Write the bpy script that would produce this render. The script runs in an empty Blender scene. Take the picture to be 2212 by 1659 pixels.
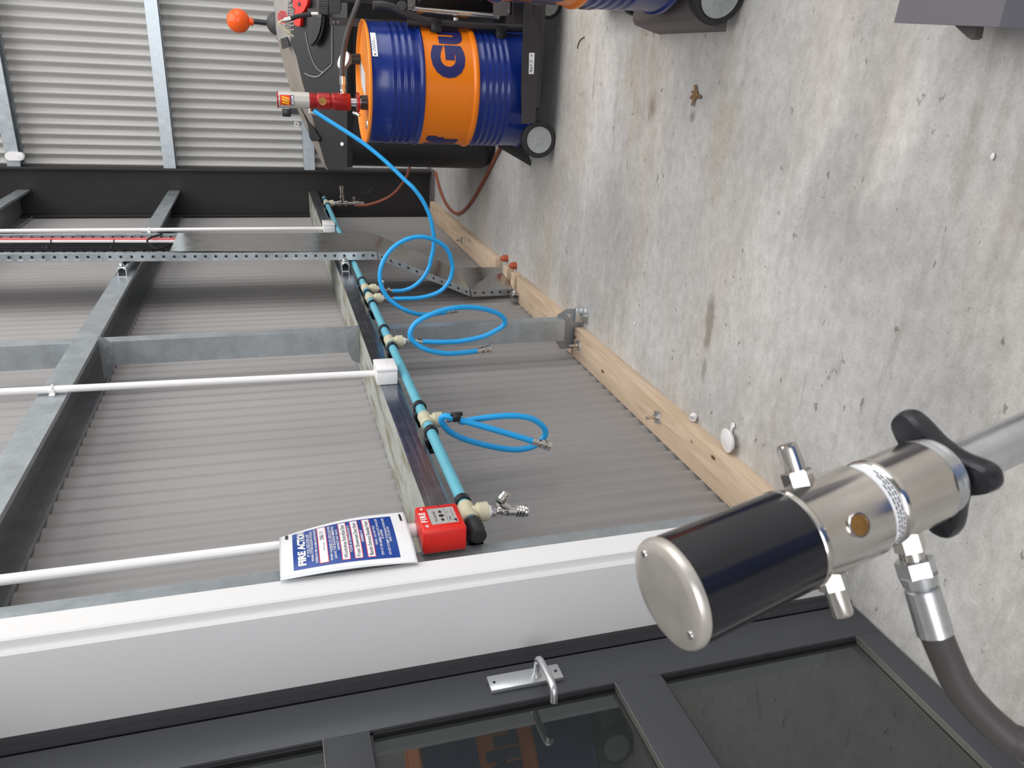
import bpy, bmesh, math, random
from mathutils import Vector, Matrix
random.seed(4)
PI = math.pi
C = bpy.context.scene.collection
# ------------------------------------------------------------------ camera model
CM = [[0.9225315069582234, 0.3800356720990711, -0.06714541385378818],
      [0.0503182886431792, -0.29095126166875573, -0.9554137497238464],
      [-0.382627349385026, 0.8780206439859866, -0.28753445052205934]]
F = 1661.0
EYE = Vector((0, 0, 1.45))
def ray(x, y):
    c = (829.5 - y, x - 1106.0, F)
    return Vector([sum(CM[i][j]*c[i] for i in range(3)) for j in range(3)])
def on(x, y, axis, val):                 # photo pixel -> point on the plane  axis = val
    r = ray(x, y); t = (val-EYE[axis])/r[axis]
    return EYE + r*t
def onp(x, y, p0, n):                    # photo pixel -> point on an arbitrary plane
    r = ray(x, y); n = Vector(n); t = (Vector(p0)-EYE).dot(n)/r.dot(n)
    return EYE + r*t
def dep(x, y, d):                        # photo pixel -> point at a depth along the view axis
    return EYE + ray(x, y)*(d/F)

# ------------------------------------------------------------------ materials
MATS = {}
def mat(name, col, rough=0.5, metal=0.0, var=0.08, scale=8.0, bump=0.0, bscale=60.0, spec=0.5, stretch=(1, 1, 1), ior=1.45, coat=0.0, rvar=0.0, detail=4.0):
    m = bpy.data.materials.new(name); m.use_nodes = True
    nt = m.node_tree; b = nt.nodes['Principled BSDF']
    tc = nt.nodes.new('ShaderNodeTexCoord'); mp = nt.nodes.new('ShaderNodeMapping')
    mp.inputs['Scale'].default_value = stretch
    nt.links.new(tc.outputs['Object'], mp.inputs['Vector'])
    nz = nt.nodes.new('ShaderNodeTexNoise'); nz.inputs['Scale'].default_value = scale; nz.inputs['Detail'].default_value = detail
    nt.links.new(mp.outputs['Vector'], nz.inputs['Vector'])
    rp = nt.nodes.new('ShaderNodeValToRGB')
    rp.color_ramp.elements[0].position = 0.3; rp.color_ramp.elements[1].position = 0.7
    rp.color_ramp.elements[0].color = (*[max(0, c*(1-var)) for c in col], 1)
    rp.color_ramp.elements[1].color = (*[min(1, c*(1+var)) for c in col], 1)
    nt.links.new(nz.outputs['Fac'], rp.inputs['Fac']); nt.links.new(rp.outputs['Color'], b.inputs['Base Color'])
    b.inputs['Roughness'].default_value = rough; b.inputs['Metallic'].default_value = metal
    b.inputs['Specular IOR Level'].default_value = spec; b.inputs['IOR'].default_value = ior
    b.inputs['Coat Weight'].default_value = coat
    if rvar:
        mr = nt.nodes.new('ShaderNodeMapRange'); mr.inputs['To Min'].default_value = max(0.02, rough-rvar); mr.inputs['To Max'].default_value = rough+rvar
        nt.links.new(nz.outputs['Fac'], mr.inputs['Value']); nt.links.new(mr.outputs['Result'], b.inputs['Roughness'])
    if bump:
        n2 = nt.nodes.new('ShaderNodeTexNoise'); n2.inputs['Scale'].default_value = bscale; n2.inputs['Detail'].default_value = 3
        bp = nt.nodes.new('ShaderNodeBump'); bp.inputs['Strength'].default_value = bump; bp.inputs['Distance'].default_value = 0.004
        nt.links.new(mp.outputs['Vector'], n2.inputs['Vector']); nt.links.new(n2.outputs['Fac'], bp.inputs['Height']); nt.links.new(bp.outputs['Normal'], b.inputs['Normal'])
    MATS[name] = m
    return m
def srgb(r, g, b):
    f = lambda c: (c/255/12.92) if c/255 <= 0.04045 else ((c/255+0.055)/1.055)**2.4
    return (f(r), f(g), f(b))
def mixnode(nt, kind='MIX'):
    n = nt.nodes.new('ShaderNodeMix'); n.data_type = 'RGBA'; n.blend_type = kind
    return n, n.inputs[0], n.inputs[6], n.inputs[7], n.outputs[2]

def concrete():
    m = bpy.data.materials.new('concrete'); m.use_nodes = True; nt = m.node_tree; N = nt.nodes.new; L = nt.links.new
    b = nt.nodes['Principled BSDF']; tc = N('ShaderNodeTexCoord')
    def noise(scale, detail=4, st=(1, 1, 1), rough=0.6):
        mp = N('ShaderNodeMapping'); mp.inputs['Scale'].default_value = st; L(tc.outputs['Object'], mp.inputs['Vector'])
        n = N('ShaderNodeTexNoise'); n.inputs['Scale'].default_value = scale; n.inputs['Detail'].default_value = detail; n.inputs['Roughness'].default_value = rough
        L(mp.outputs['Vector'], n.inputs['Vector']); return n.outputs['Fac']
    def ramp(fac, stops):
        r = N('ShaderNodeValToRGB'); e = r.color_ramp.elements
        e[0].position, e[0].color = stops[0][0], (*stops[0][1], 1); e[1].position, e[1].color = stops[1][0], (*stops[1][1], 1)
        for p, c in stops[2:]:
            k = e.new(p); k.color = (*c, 1)
        L(fac, r.inputs['Fac']); return r.outputs['Color']
    def mix(a, c, fac, kind='MIX'):
        n, f, i, j, o = mixnode(nt, kind)
        if isinstance(fac, float): f.default_value = fac
        else: L(fac, f)
        L(a, i)
        if isinstance(c, tuple): j.default_value = (*c, 1)
        else: L(c, j)
        return o
    base = ramp(noise(1.6, 6), [(0.30, srgb(164, 163, 163)), (0.72, srgb(207, 205, 203)), (0.5, srgb(187, 186, 184))])
    warm = ramp(noise(1.1, 5, (0.6, 1.7, 1)), [(0.48, (0, 0, 0)), (0.70, (0.6, 0.6, 0.6))])
    col = mix(base, srgb(190, 176, 157), warm)
    pale = ramp(noise(2.6, 7, (0.5, 1.5, 1)), [(0.55, (0, 0, 0)), (0.75, (0.75, 0.75, 0.75))])
    col = mix(col, srgb(220, 216, 212), pale)
    streak = ramp(noise(5.0, 5, (0.22, 2.2, 1), 0.65), [(0.57, (0, 0, 0)), (0.78, (0.5, 0.5, 0.5))])
    col = mix(col, srgb(146, 138, 128), streak)
    spots = ramp(noise(30, 4, (0.7, 1.15, 1)), [(0.665, (0, 0, 0)), (0.71, (0.7, 0.7, 0.7))])
    col = mix(col, srgb(112, 102, 92), spots)
    scr = ramp(noise(26, 2, (0.1, 1.0, 1)), [(0.70, (0, 0, 0)), (0.76, (0.45, 0.45, 0.45))])
    col = mix(col, srgb(110, 102, 96), scr)
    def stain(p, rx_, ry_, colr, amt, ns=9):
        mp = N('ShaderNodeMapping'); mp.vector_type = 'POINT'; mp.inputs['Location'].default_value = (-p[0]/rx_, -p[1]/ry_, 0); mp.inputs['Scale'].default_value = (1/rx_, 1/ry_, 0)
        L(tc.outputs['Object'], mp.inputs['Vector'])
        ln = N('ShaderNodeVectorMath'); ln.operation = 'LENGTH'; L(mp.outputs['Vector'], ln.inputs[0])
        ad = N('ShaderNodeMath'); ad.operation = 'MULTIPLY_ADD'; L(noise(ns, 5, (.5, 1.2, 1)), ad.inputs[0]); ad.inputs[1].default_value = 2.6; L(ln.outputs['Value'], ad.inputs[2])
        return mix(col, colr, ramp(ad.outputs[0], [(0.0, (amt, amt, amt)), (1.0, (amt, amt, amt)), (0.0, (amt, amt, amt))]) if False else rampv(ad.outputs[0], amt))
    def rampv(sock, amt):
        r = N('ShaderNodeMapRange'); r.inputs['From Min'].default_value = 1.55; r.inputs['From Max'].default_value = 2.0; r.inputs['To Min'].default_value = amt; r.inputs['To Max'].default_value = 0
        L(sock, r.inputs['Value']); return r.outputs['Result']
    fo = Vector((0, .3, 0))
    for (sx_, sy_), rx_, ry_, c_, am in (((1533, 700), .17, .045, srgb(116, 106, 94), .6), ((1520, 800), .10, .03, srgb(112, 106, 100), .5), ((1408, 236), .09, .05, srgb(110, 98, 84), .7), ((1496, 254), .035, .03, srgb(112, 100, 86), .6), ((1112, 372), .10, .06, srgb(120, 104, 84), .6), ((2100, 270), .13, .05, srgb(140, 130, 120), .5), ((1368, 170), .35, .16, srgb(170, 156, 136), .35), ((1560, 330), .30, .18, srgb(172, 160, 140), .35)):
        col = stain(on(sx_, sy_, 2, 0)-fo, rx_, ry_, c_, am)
    mott = ramp(noise(24, 6, (0.8, 1.2, 1), 0.7), [(0.35, (0.86, 0.85, 0.84)), (0.62, (1.05, 1.05, 1.05))])
    col = mix(col, mott, 1.0, 'MULTIPLY')
    pits = ramp(noise(75, 2), [(0.70, (0, 0, 0)), (0.74, (0.5, 0.5, 0.5))])
    col = mix(col, srgb(116, 110, 104), pits)
    fine = ramp(noise(170, 3), [(0.3, (0.85, 0.85, 0.85)), (0.7, (1.06, 1.06, 1.06))])
    col = mix(col, fine, 0.8, 'MULTIPLY')
    L(col, b.inputs['Base Color'])
    rr = N('ShaderNodeMapRange'); rr.inputs['To Min'].default_value = 0.42; rr.inputs['To Max'].default_value = 0.75; L(noise(3, 4), rr.inputs['Value']); L(rr.outputs['Result'], b.inputs['Roughness'])
    bp = N('ShaderNodeBump'); bp.inputs['Strength'].default_value = 0.12; bp.inputs['Distance'].default_value = 0.003
    L(noise(90, 4), bp.inputs['Height']); L(bp.outputs['Normal'], b.inputs['Normal'])
    MATS['concrete'] = m; return m
def wood():
    m = bpy.data.materials.new('pine'); m.use_nodes = True; nt = m.node_tree; N = nt.nodes.new; L = nt.links.new
    b = nt.nodes['Principled BSDF']; tc = N('ShaderNodeTexCoord'); mp = N('ShaderNodeMapping'); mp.inputs['Scale'].default_value = (9, 0.7, 9)
    L(tc.outputs['Object'], mp.inputs['Vector'])
    n = N('ShaderNodeTexNoise'); n.inputs['Scale'].default_value = 3.2; n.inputs['Detail'].default_value = 5; n.inputs['Distortion'].default_value = 1.2
    L(mp.outputs['Vector'], n.inputs['Vector'])
    r = N('ShaderNodeValToRGB'); e = r.color_ramp.elements
    e[0].position = .3; e[0].color = (*srgb(188, 163, 136), 1); e[1].position = .72; e[1].color = (*srgb(214, 192, 168), 1)
    k = e.new(.5); k.color = (*srgb(205, 181, 156), 1)
    L(n.outputs['Fac'], r.inputs['Fac'])
    mp2 = N('ShaderNodeMapping'); mp2.inputs['Scale'].default_value = (1, .45, 1); L(tc.outputs['Object'], mp2.inputs['Vector'])
    v = N('ShaderNodeTexVoronoi'); v.inputs['Scale'].default_value = 9; L(mp2.outputs['Vector'], v.inputs['Vector'])
    kr = N('ShaderNodeValToRGB'); kr.color_ramp.elements[0].position = .05; kr.color_ramp.elements[0].color = (1, 1, 1, 1); kr.color_ramp.elements[1].position = .085; kr.color_ramp.elements[1].color = (0, 0, 0, 1)
    L(v.outputs['Distance'], kr.inputs['Fac'])
    mx, f, i, j, o = mixnode(nt); L(kr.outputs['Color'], f); L(r.outputs['Color'], i); j.default_value = (*srgb(96, 66, 40), 1)
    L(o, b.inputs['Base Color']); b.inputs['Roughness'].default_value = .7
    MATS['pine'] = m; return m
def galv(name, col, rough, metal=0.75, dirt=None, stretch=(1, 1, 1), scratch=0.0):
    m = mat(name, col, rough, metal, 0.12, 14, rvar=0.1, stretch=stretch)
    nt = m.node_tree; N = nt.nodes.new; L = nt.links.new; b = nt.nodes['Principled BSDF']
    src = b.inputs['Base Color'].links[0].from_socket; tc = [n for n in nt.nodes if n.type == 'TEX_COORD'][0]
    v = N('ShaderNodeTexVoronoi'); v.inputs['Scale'].default_value = 120; L(tc.outputs['Object'], v.inputs['Vector'])
    mx, f, i, j, o = mixnode(nt, 'MULTIPLY'); f.default_value = 0.12; bw = N('ShaderNodeRGBToBW'); L(v.outputs['Color'], bw.inputs[0]); L(src, i); L(bw.outputs[0], j)
    if dirt:
        mp = N('ShaderNodeMapping'); mp.inputs['Scale'].default_value = (2.2, .5, 2.2); L(tc.outputs['Object'], mp.inputs['Vector'])
        n = N('ShaderNodeTexNoise'); n.inputs['Scale'].default_value = 7; n.inputs['Detail'].default_value = 6; L(mp.outputs['Vector'], n.inputs['Vector'])
        r = N('ShaderNodeValToRGB'); r.color_ramp.elements[0].position = .47; r.color_ramp.elements[1].position = .6; L(n.outputs['Fac'], r.inputs['Fac'])
        m2, f2, i2, j2, o2 = mixnode(nt); L(r.outputs['Color'], f2); L(o, i2); j2.default_value = (*dirt, 1); o = o2
    if scratch:
        mp = N('ShaderNodeMapping'); mp.inputs['Scale'].default_value = (60, .8, 60); L(tc.outputs['Object'], mp.inputs['Vector'])
        n = N('ShaderNodeTexNoise'); n.inputs['Scale'].default_value = 2.0; n.inputs['Detail'].default_value = 5; L(mp.outputs['Vector'], n.inputs['Vector'])
        r = N('ShaderNodeValToRGB'); r.color_ramp.elements[0].position = .56; r.color_ramp.elements[1].position = .70; r.color_ramp.elements[1].color = (scratch, scratch, scratch, 1); L(n.outputs['Fac'], r.inputs['Fac'])
        m2, f2, i2, j2, o2 = mixnode(nt); L(r.outputs['Color'], f2); L(o, i2); j2.default_value = (.75, .76, .8, 1); o = o2
    L(o, b.inputs['Base Color']); return m

concrete(); wood()
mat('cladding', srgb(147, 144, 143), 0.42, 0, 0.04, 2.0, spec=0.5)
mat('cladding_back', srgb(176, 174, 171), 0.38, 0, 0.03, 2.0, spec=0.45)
mat('ceiling_sheet', (0.42, 0.42, 0.42), 0.6, 0)
mat('wall_dark', (0.16, 0.165, 0.17), 0.7, 0)
mat('column_paint', srgb(35, 32, 32), 0.5, 0, 0.08, 5)
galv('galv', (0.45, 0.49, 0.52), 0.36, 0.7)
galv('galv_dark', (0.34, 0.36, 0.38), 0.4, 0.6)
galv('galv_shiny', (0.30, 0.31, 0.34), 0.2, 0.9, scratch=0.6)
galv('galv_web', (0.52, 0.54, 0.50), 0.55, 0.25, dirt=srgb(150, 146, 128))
galv('galv_cover', (0.52, 0.51, 0.49), 0.17, 0.95)
galv('zinc', (0.62, 0.63, 0.64), 0.28, 0.9)
mat('jamb_white', (0.73, 0.725, 0.725), 0.32, 0, 0.015, 3)
mat('pvc_white', (0.82, 0.80, 0.80), 0.35, 0, 0.02, 5)
mat('door_dark', srgb(62, 63, 67), 0.42, 0, 0.05, 90)
mat('door_frame_black', srgb(38, 38, 42), 0.3, 0, 0.06, 30)
mat('glass_dark', (0.026, 0.029, 0.028), 0.02, 0, 0.2, 2, ior=1.72)
mat('gasket', (0.012, 0.012, 0.012), 0.5)
mat('alu_bead', srgb(132, 132, 126), 0.3, 0.6)
mat('satin_steel', (0.60, 0.61, 0.62), 0.33, 0.9, 0.05, 40)
mat('chrome', (0.78, 0.77, 0.75), 0.12, 1.0, 0.05, 20)
mat('nickel', (0.66, 0.63, 0.59), 0.17, 1.0, 0.06, 30)
mat('cap_metal', (0.62, 0.58, 0.53), 0.38, 0.7, 0.14, 22, rvar=0.08)
mat('brass', srgb(150, 110, 60), 0.45, 0.7, 0.25, 60)
mat('black_sleeve', (0.010, 0.010, 0.014), 0.16, 0, 0.3, 10, spec=0.6)
mat('black_plastic', (0.018, 0.018, 0.022), 0.3, 0, 0.2, 12)
mat('black_rubber', (0.016, 0.016, 0.017), 0.55, 0, 0.2, 30)
mat('hose_grey', srgb(74, 70, 69), 0.5, 0, 0.08, 20)
mat('blue_hose', (0.018, 0.36, 0.78), 0.36, 0, 0.05, 20)
mat('teal_pipe', srgb(98, 172, 190), 0.36, 0, 0.06, 6)
mat('cream_pp', srgb(190, 184, 158), 0.5, 0, 0.04, 10)
mat('brown_hose', srgb(140, 76, 58), 0.5, 0, 0.12, 14)
mat('red_box', srgb(208, 36, 28), 0.35, 0, 0.04, 8)
mat('print_white', (0.82, 0.82, 0.84), 0.25, 0, 0.01, 4)
mat('print_blue', srgb(30, 68, 146), 0.25, 0, 0.03, 6)
mat('print_black', (0.015, 0.015, 0.017), 0.4)
mat('print_grey', srgb(168, 166, 164), 0.3, 0, 0.02)
mat('print_red', srgb(208, 60, 60), 0.3, 0, 0.02)
mat('laminate', (0.62, 0.64, 0.66), 0.15, 0, 0.02)
mat('drum_blue', srgb(16, 42, 118), 0.28, 0, 0.08, 5, coat=0.15)
mat('drum_orange', srgb(240, 128, 18), 0.3, 0, 0.04, 5)
mat('drum_lid', srgb(246, 142, 40), 0.35, 0, 0.05, 6)
mat('letter_blue', srgb(38, 40, 100), 0.4, 0, 0.03)
mat('pump_red', srgb(158, 34, 34), 0.28, 0.25, 0.06, 12)
mat('pump_grey', srgb(186, 184, 178), 0.38, 0.1, 0.03, 12)
mat('badge_red', srgb(214, 54, 20), 0.4); mat('badge_yellow', srgb(248, 190, 30), 0.4); mat('badge_navy', srgb(26, 34, 80), 0.4)
mat('tank_plastic', srgb(35, 34, 36), 0.42, 0, 0.16, 7, bump=0.05)
mat('tank_dust', srgb(142, 134, 126), 0.7, 0, 0.12, 6)
mat('tank_black', srgb(30, 29, 31), 0.4, 0, 0.15, 6)
mat('edge_grey', srgb(150, 146, 144), 0.5)
mat('orange_ball', srgb(240, 92, 28), 0.3, 0, 0.04, 6)
mat('dome_grey', srgb(70, 69, 70), 0.6, 0, 0.06)
mat('latch_red', srgb(232, 40, 34), 0.4, 0, 0.04)
mat('cart_steel', srgb(58, 55, 57), 0.42, 0.2, 0.08, 14)
mat('cart_grey', srgb(104, 98, 98), 0.5, 0.1, 0.06, 9)
mat('tyre', (0.02, 0.02, 0.021), 0.6, 0, 0.1, 40)
mat('wheel_grey', srgb(160, 164, 162), 0.45, 0, 0.07, 20)
mat('trolley_grey', srgb(96, 94, 101), 0.5, 0.1, 0.05, 9)
mat('reflection_blue', srgb(70, 112, 178), 0.45, 0, 0.08, 6)
mat('leaf_brown', srgb(120, 92, 60), 0.7, 0, 0.3, 90)
mat('orange_stub', srgb(170, 76, 48), 0.5, 0, 0.05)
mat('cable_black', (0.010, 0.010, 0.012), 0.6, 0, 0.2, 30, spec=0.2)
mat('cable_red', srgb(196, 88, 88), 0.45, 0, 0.05)
mat('cable_white', (0.72, 0.70, 0.69), 0.4)
mat('clear_lens', (0.72, 0.73, 0.73), 0.2)

# ------------------------------------------------------------------ mesh builder
def catmull(P, n=8, closed=False):
    P = [Vector(p) for p in P]; out = []; m = len(P)
    for i in range(m if closed else m-1):
        g = (lambda k: P[k % m]) if closed else (lambda k: P[min(max(k, 0), m-1)])
        a, b, c, d = g(i-1), g(i), g(i+1), g(i+2)
        for s in range(n):
            t = s/n
            out.append(0.5*((2*b)+(c-a)*t+(2*a-5*b+4*c-d)*t*t+(3*b-a-3*c+d)*t**3))
    if not closed: out.append(P[-1])
    return out
def frame(d):
    d = Vector(d).normalized(); h = Vector((0, 0, 1)) if abs(d.z) < 0.9 else Vector((1, 0, 0))
    u = d.cross(h).normalized(); v = u.cross(d).normalized()
    return u, v
class MB:
    def __init__(s): s.v = []; s.f = []; s.m = []
    def add(s, vs, fs, mi=0):
        o = len(s.v); s.v += [Vector(p) for p in vs]
        for k, f in enumerate(fs):
            s.f.append([o+i for i in f]); s.m.append(mi if isinstance(mi, int) else mi[k])
        return s
    def box(s, x0, x1, y0, y1, z0, z1, mi=0, bev=0.0, xf=None, seg=2):
        bm = bmesh.new(); bmesh.ops.create_cube(bm, size=1)
        for v in bm.verts: v.co = Vector(((x0+x1)/2+v.co.x*(x1-x0), (y0+y1)/2+v.co.y*(y1-y0), (z0+z1)/2+v.co.z*(z1-z0)))
        if bev: bmesh.ops.bevel(bm, geom=bm.edges[:], offset=bev, segments=seg, profile=0.5, affect='EDGES')
        bm.verts.index_update()
        s.add([(xf @ v.co) if xf else v.co.copy() for v in bm.verts], [[v.index for v in f.verts] for f in bm.faces], mi); bm.free(); return s
    def quad(s, a, b, c, d, mi=0): return s.add([a, b, c, d], [[0, 1, 2, 3]], mi)
    def poly(s, pts, mi=0): return s.add(pts, [list(range(len(pts)))], mi)
    def prism(s, pts, off, mi=0):
        n = len(pts); off = Vector(off); A = [Vector(p) for p in pts]
        fs = [list(range(n))[::-1], [n+i for i in range(n)]]+[[i, (i+1) % n, n+(i+1) % n, n+i] for i in range(n)]
        return s.add(A+[p+off for p in A], fs, mi)
    def tube(s, pts, r, seg=12, mi=0, caps=True, closed=False):
        P = [Vector(p) for p in pts]; n = len(P); rs = r if isinstance(r, (list, tuple)) else [r]*n
        T = []
        for i in range(n):
            a = P[(i-1) % n] if (closed or i > 0) else P[i]; b = P[(i+1) % n] if (closed or i < n-1) else P[i]
            T.append((b-a).normalized())
        u, v = frame(T[0]); vs = []
        for i in range(n):
            u = (u-T[i]*u.dot(T[i])).normalized(); v = T[i].cross(u)
            vs += [P[i]+(u*math.cos(2*PI*k/seg)+v*math.sin(2*PI*k/seg))*rs[i] for k in range(seg)]
        fs = []
        for i in range(n if closed else n-1):
            j = (i+1) % n
            fs += [[i*seg+k, i*seg+(k+1) % seg, j*seg+(k+1) % seg, j*seg+k] for k in range(seg)]
        if caps and not closed: fs += [list(range(seg))[::-1], [(n-1)*seg+k for k in range(seg)]]
        return s.add(vs, fs, mi)
    def cyl(s, a, b, r, r2=None, seg=20, mi=0): return s.tube([a, b], [r, r if r2 is None else r2], seg, mi)
    def lathe(s, prof, o, ax, seg=32, mi=0, caps=True, arc=None, ref=None):
        # prof: list of (distance along axis, radius); mi may be a list, one per span
        o = Vector(o); ax = Vector(ax).normalized(); u, v = frame(ax)
        if ref is not None:
            u = Vector(ref); u = (u-ax*u.dot(ax)).normalized(); v = ax.cross(u)
        n = len(prof); vs = []; fs = []; ms = []
        for z, r in prof:
            vs += [o+ax*z+(u*math.cos(2*PI*k/seg)+v*math.sin(2*PI*k/seg))*r for k in range(seg)]
        for i in range(n-1):
            for k in range(seg):
                fs.append([i*seg+k, i*seg+(k+1) % seg, (i+1)*seg+(k+1) % seg, (i+1)*seg+k]); ms.append(mi if isinstance(mi, int) else mi[i])
        if caps:
            if prof[0][1] > 1e-6: fs.append(list(range(seg))[::-1]); ms.append(mi if isinstance(mi, int) else mi[0])
            if prof[-1][1] > 1e-6: fs.append([(n-1)*seg+k for k in range(seg)]); ms.append(mi if isinstance(mi, int) else mi[-1])
        return s.add(vs, fs, ms)
    def hexn(s, a, b, r, mi=0): return s.tube([a, b], r, 6, mi)
    def sphere(s, c, r, seg=24, rings=14, mi=0, sc=(1, 1, 1)):
        c = Vector(c); bm = bmesh.new(); bmesh.ops.create_uvsphere(bm, u_segments=seg, v_segments=rings, radius=r); bm.verts.index_update()
        s.add([c+Vector((v.co.x*sc[0], v.co.y*sc[1], v.co.z*sc[2])) for v in bm.verts], [[v.index for v in f.verts] for f in bm.faces], mi); bm.free(); return s
ORG = {}
def build(name, mb, mats, parent=None, smooth=35, label=None):
    me = bpy.data.meshes.new(name)
    if parent is None:
        xs = [v.x for v in mb.v]; ys = [v.y for v in mb.v]; zs = [v.z for v in mb.v]
        org = Vector(((min(xs)+max(xs))/2, (min(ys)+max(ys))/2, min(zs)))
    else: org = ORG[parent.name]
    me.from_pydata([v-org for v in mb.v], [], mb.f)
    for m in (mats if isinstance(mats, (list, tuple)) else [mats]): me.materials.append(MATS[m])
    for p, i in zip(me.polygons, mb.m): p.material_index = i; p.use_smooth = bool(smooth)
    bm = bmesh.new(); bm.from_mesh(me); bmesh.ops.remove_doubles(bm, verts=bm.verts, dist=1e-6); bmesh.ops.recalc_face_normals(bm, faces=bm.faces); bm.to_mesh(me); bm.free()
    if smooth: me.set_sharp_from_angle(angle=math.radians(smooth))
    o = bpy.data.objects.new(name, me); C.objects.link(o)
    ORG[o.name] = org
    if parent is None: o.location = org
    else: o.parent = parent
    if label: o['label'] = label
    return o
def thing(name, label, cat, loc, group=None):
    o = bpy.data.objects.new(name, None); o.empty_display_size = .05; C.objects.link(o); o.location = loc; ORG[o.name] = Vector(loc)
    o['label'] = label; o['category'] = cat
    if group: o['group'] = group
    return o
def tag(o, label, cat, group=None):
    o['label'] = label; o['category'] = cat
    if group: o['group'] = group
    return o
def struct(o): o['kind'] = 'structure'; return o

def textmesh(s, size=1.0, bold=0.0, spacing=1.0, align='LEFT', cut=0.0, outline=0.0):
    cu = bpy.data.curves.new('t', 'FONT'); cu.body = s; cu.size = size; cu.offset = bold; cu.space_character = spacing; cu.align_x = align; cu.resolution_u = 4
    ob = bpy.data.objects.new('t', cu); C.objects.link(ob)
    dg = bpy.context.evaluated_depsgraph_get(); me = bpy.data.meshes.new_from_object(ob.evaluated_get(dg))
    bm = bmesh.new(); bm.from_mesh(me)
    if cut:
        xs = [v.co.x for v in bm.verts]; x = min(xs)+cut
        while x < max(xs):
            bmesh.ops.bisect_plane(bm, geom=bm.verts[:]+bm.edges[:]+bm.faces[:], plane_co=(x, 0, 0), plane_no=(1, 0, 0)); x += cut
        ys = [v.co.y for v in bm.verts]; y = min(ys)+cut
        while y < max(ys):
            bmesh.ops.bisect_plane(bm, geom=bm.verts[:]+bm.edges[:]+bm.faces[:], plane_co=(0, y, 0), plane_no=(0, 1, 0)); y += cut
    bm.verts.index_update()
    vs = [v.co.copy() for v in bm.verts]; fs = [[v.index for v in f.verts] for f in bm.faces]
    bm.free(); bpy.data.objects.remove(ob); bpy.data.curves.remove(cu); bpy.data.meshes.remove(me)
    return vs, fs
def put_text(mb, s, fn, size, mi=0, bold=0.0, spacing=1.0, align='LEFT', cut=0.0, sx=1.0, width=None):
    vs, fs = textmesh(s, size, bold, spacing, align, cut)
    if width:
        xs = [v.x for v in vs]; sx = width/(max(xs)-min(xs)) if vs else 1
    mb.add([fn(v.x*sx, v.y) for v in vs], fs, mi)
# ================================================================== THE SETTING
XC, XG = -1.325, -1.11          # cladding face, inner face of the girts
mb = MB(); mb.box(-8, 8, -7, 7.6, -0.12, 0.0); struct(build('floor', mb, 'concrete', smooth=0))
def corrugated(fn, s0, s1, h0, h1, pitch=0.0765, amp=0.008, mb=None, mi=0):
    mb = mb or MB(); n = int((s1-s0)/pitch*8); A = []; vs = []; fs = []
    for i in range(n+1):
        s = s0+(s1-s0)*i/n; d = amp*math.cos(2*PI*s/pitch)
        vs += [fn(s, d, h0), fn(s, d, h1)]
    fs = [[2*i, 2*i+2, 2*i+3, 2*i+1] for i in range(n)]
    return mb.add(vs, fs, mi)
mb = MB()
fL = lambda s, d, h: (XC-0.008+d, s, h)
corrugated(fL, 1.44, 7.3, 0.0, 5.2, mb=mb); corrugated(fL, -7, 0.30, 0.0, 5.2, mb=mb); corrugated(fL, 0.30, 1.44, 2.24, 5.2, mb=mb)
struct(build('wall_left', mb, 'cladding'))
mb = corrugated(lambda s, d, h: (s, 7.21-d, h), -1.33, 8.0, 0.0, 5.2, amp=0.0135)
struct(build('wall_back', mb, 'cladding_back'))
mb = MB(); mb.box(8.0, 8.1, -7, 7.4, 0, 5.2); struct(build('wall_right', mb, 'wall_dark', smooth=0))
mb = MB(); mb.box(-1.4, 8.1, -7, 7.4, 5.2, 5.25); struct(build('ceiling', mb, 'ceiling_sheet', smooth=0))

# door jamb lining, door and frame
def jamb(name, ys, z0, z1, sgn=1):
    prof = [(-1.345, 1.385), (-1.099, 1.385), (-1.0935, 1.389), (-1.092, 1.396), (-1.0735, 1.398), (-1.07, 1.402), (-1.07, 1.465), (-1.345, 1.465)]
    if sgn < 0: prof = [(x, 0.35-(y-1.385)) for x, y in prof]
    mb = MB(); mb.prism([(x, y, z0) for x, y in prof], (0, 0, z1-z0)); return struct(build(name, mb, 'jamb_white', smooth=20))
jamb('trim_1', 0, 0.0, 2.24); jamb('trim_2', 0, 0.0, 2.24, -1)
mb = MB(); mb.box(-1.345, -1.07, 0.27, 1.465, 2.17, 2.25, bev=.004); struct(build('trim_3', mb, 'jamb_white'))
door = bpy.data.objects.new('door_1', None); C.objects.link(door); door.location = (-1.325, .87, 0); ORG['door_1'] = Vector((-1.325, .87, 0)); struct(door)
mb = MB()
mb.prism([(-1.345, 1.3855, 0), (-1.300, 1.3855, 0), (-1.298, 1.372, 0), (-1.302, 1.366, 0), (-1.302, 1.350, 0), (-1.306, 1.3445, 0), (-1.345, 1.3445, 0)], (0, 0, 2.17))
mb.prism([(-1.345, .349, 0), (-1.300, .349, 0), (-1.300, .392, 0), (-1.345, .392, 0)], (0, 0, 2.17))
mb.box(-1.345, -1.300, .349, 1.3855, 2.13, 2.17)
build('door_frame', mb, 'door_frame_black', door, smooth=0)
D0, D1 = .398, 1.339
SI, SO = 1.229, .508            # glass edges
rails = [(.008, .083), (.641, .757), (1.32, 1.415), (2.03, 2.125)]
for ya, yb in ((SI, D1), (D0, SO)):
    mb = MB(); mb.box(-1.342, -1.305, ya, yb, .008, 2.125, bev=.002); build('door_stile', mb, 'door_dark', door)
for a, b in rails:
    mb = MB(); mb.box(-1.342, -1.3055, SO-.001, SI+.001, a, b, bev=.0015); build('door_rail', mb, 'door_dark', door)
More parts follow.
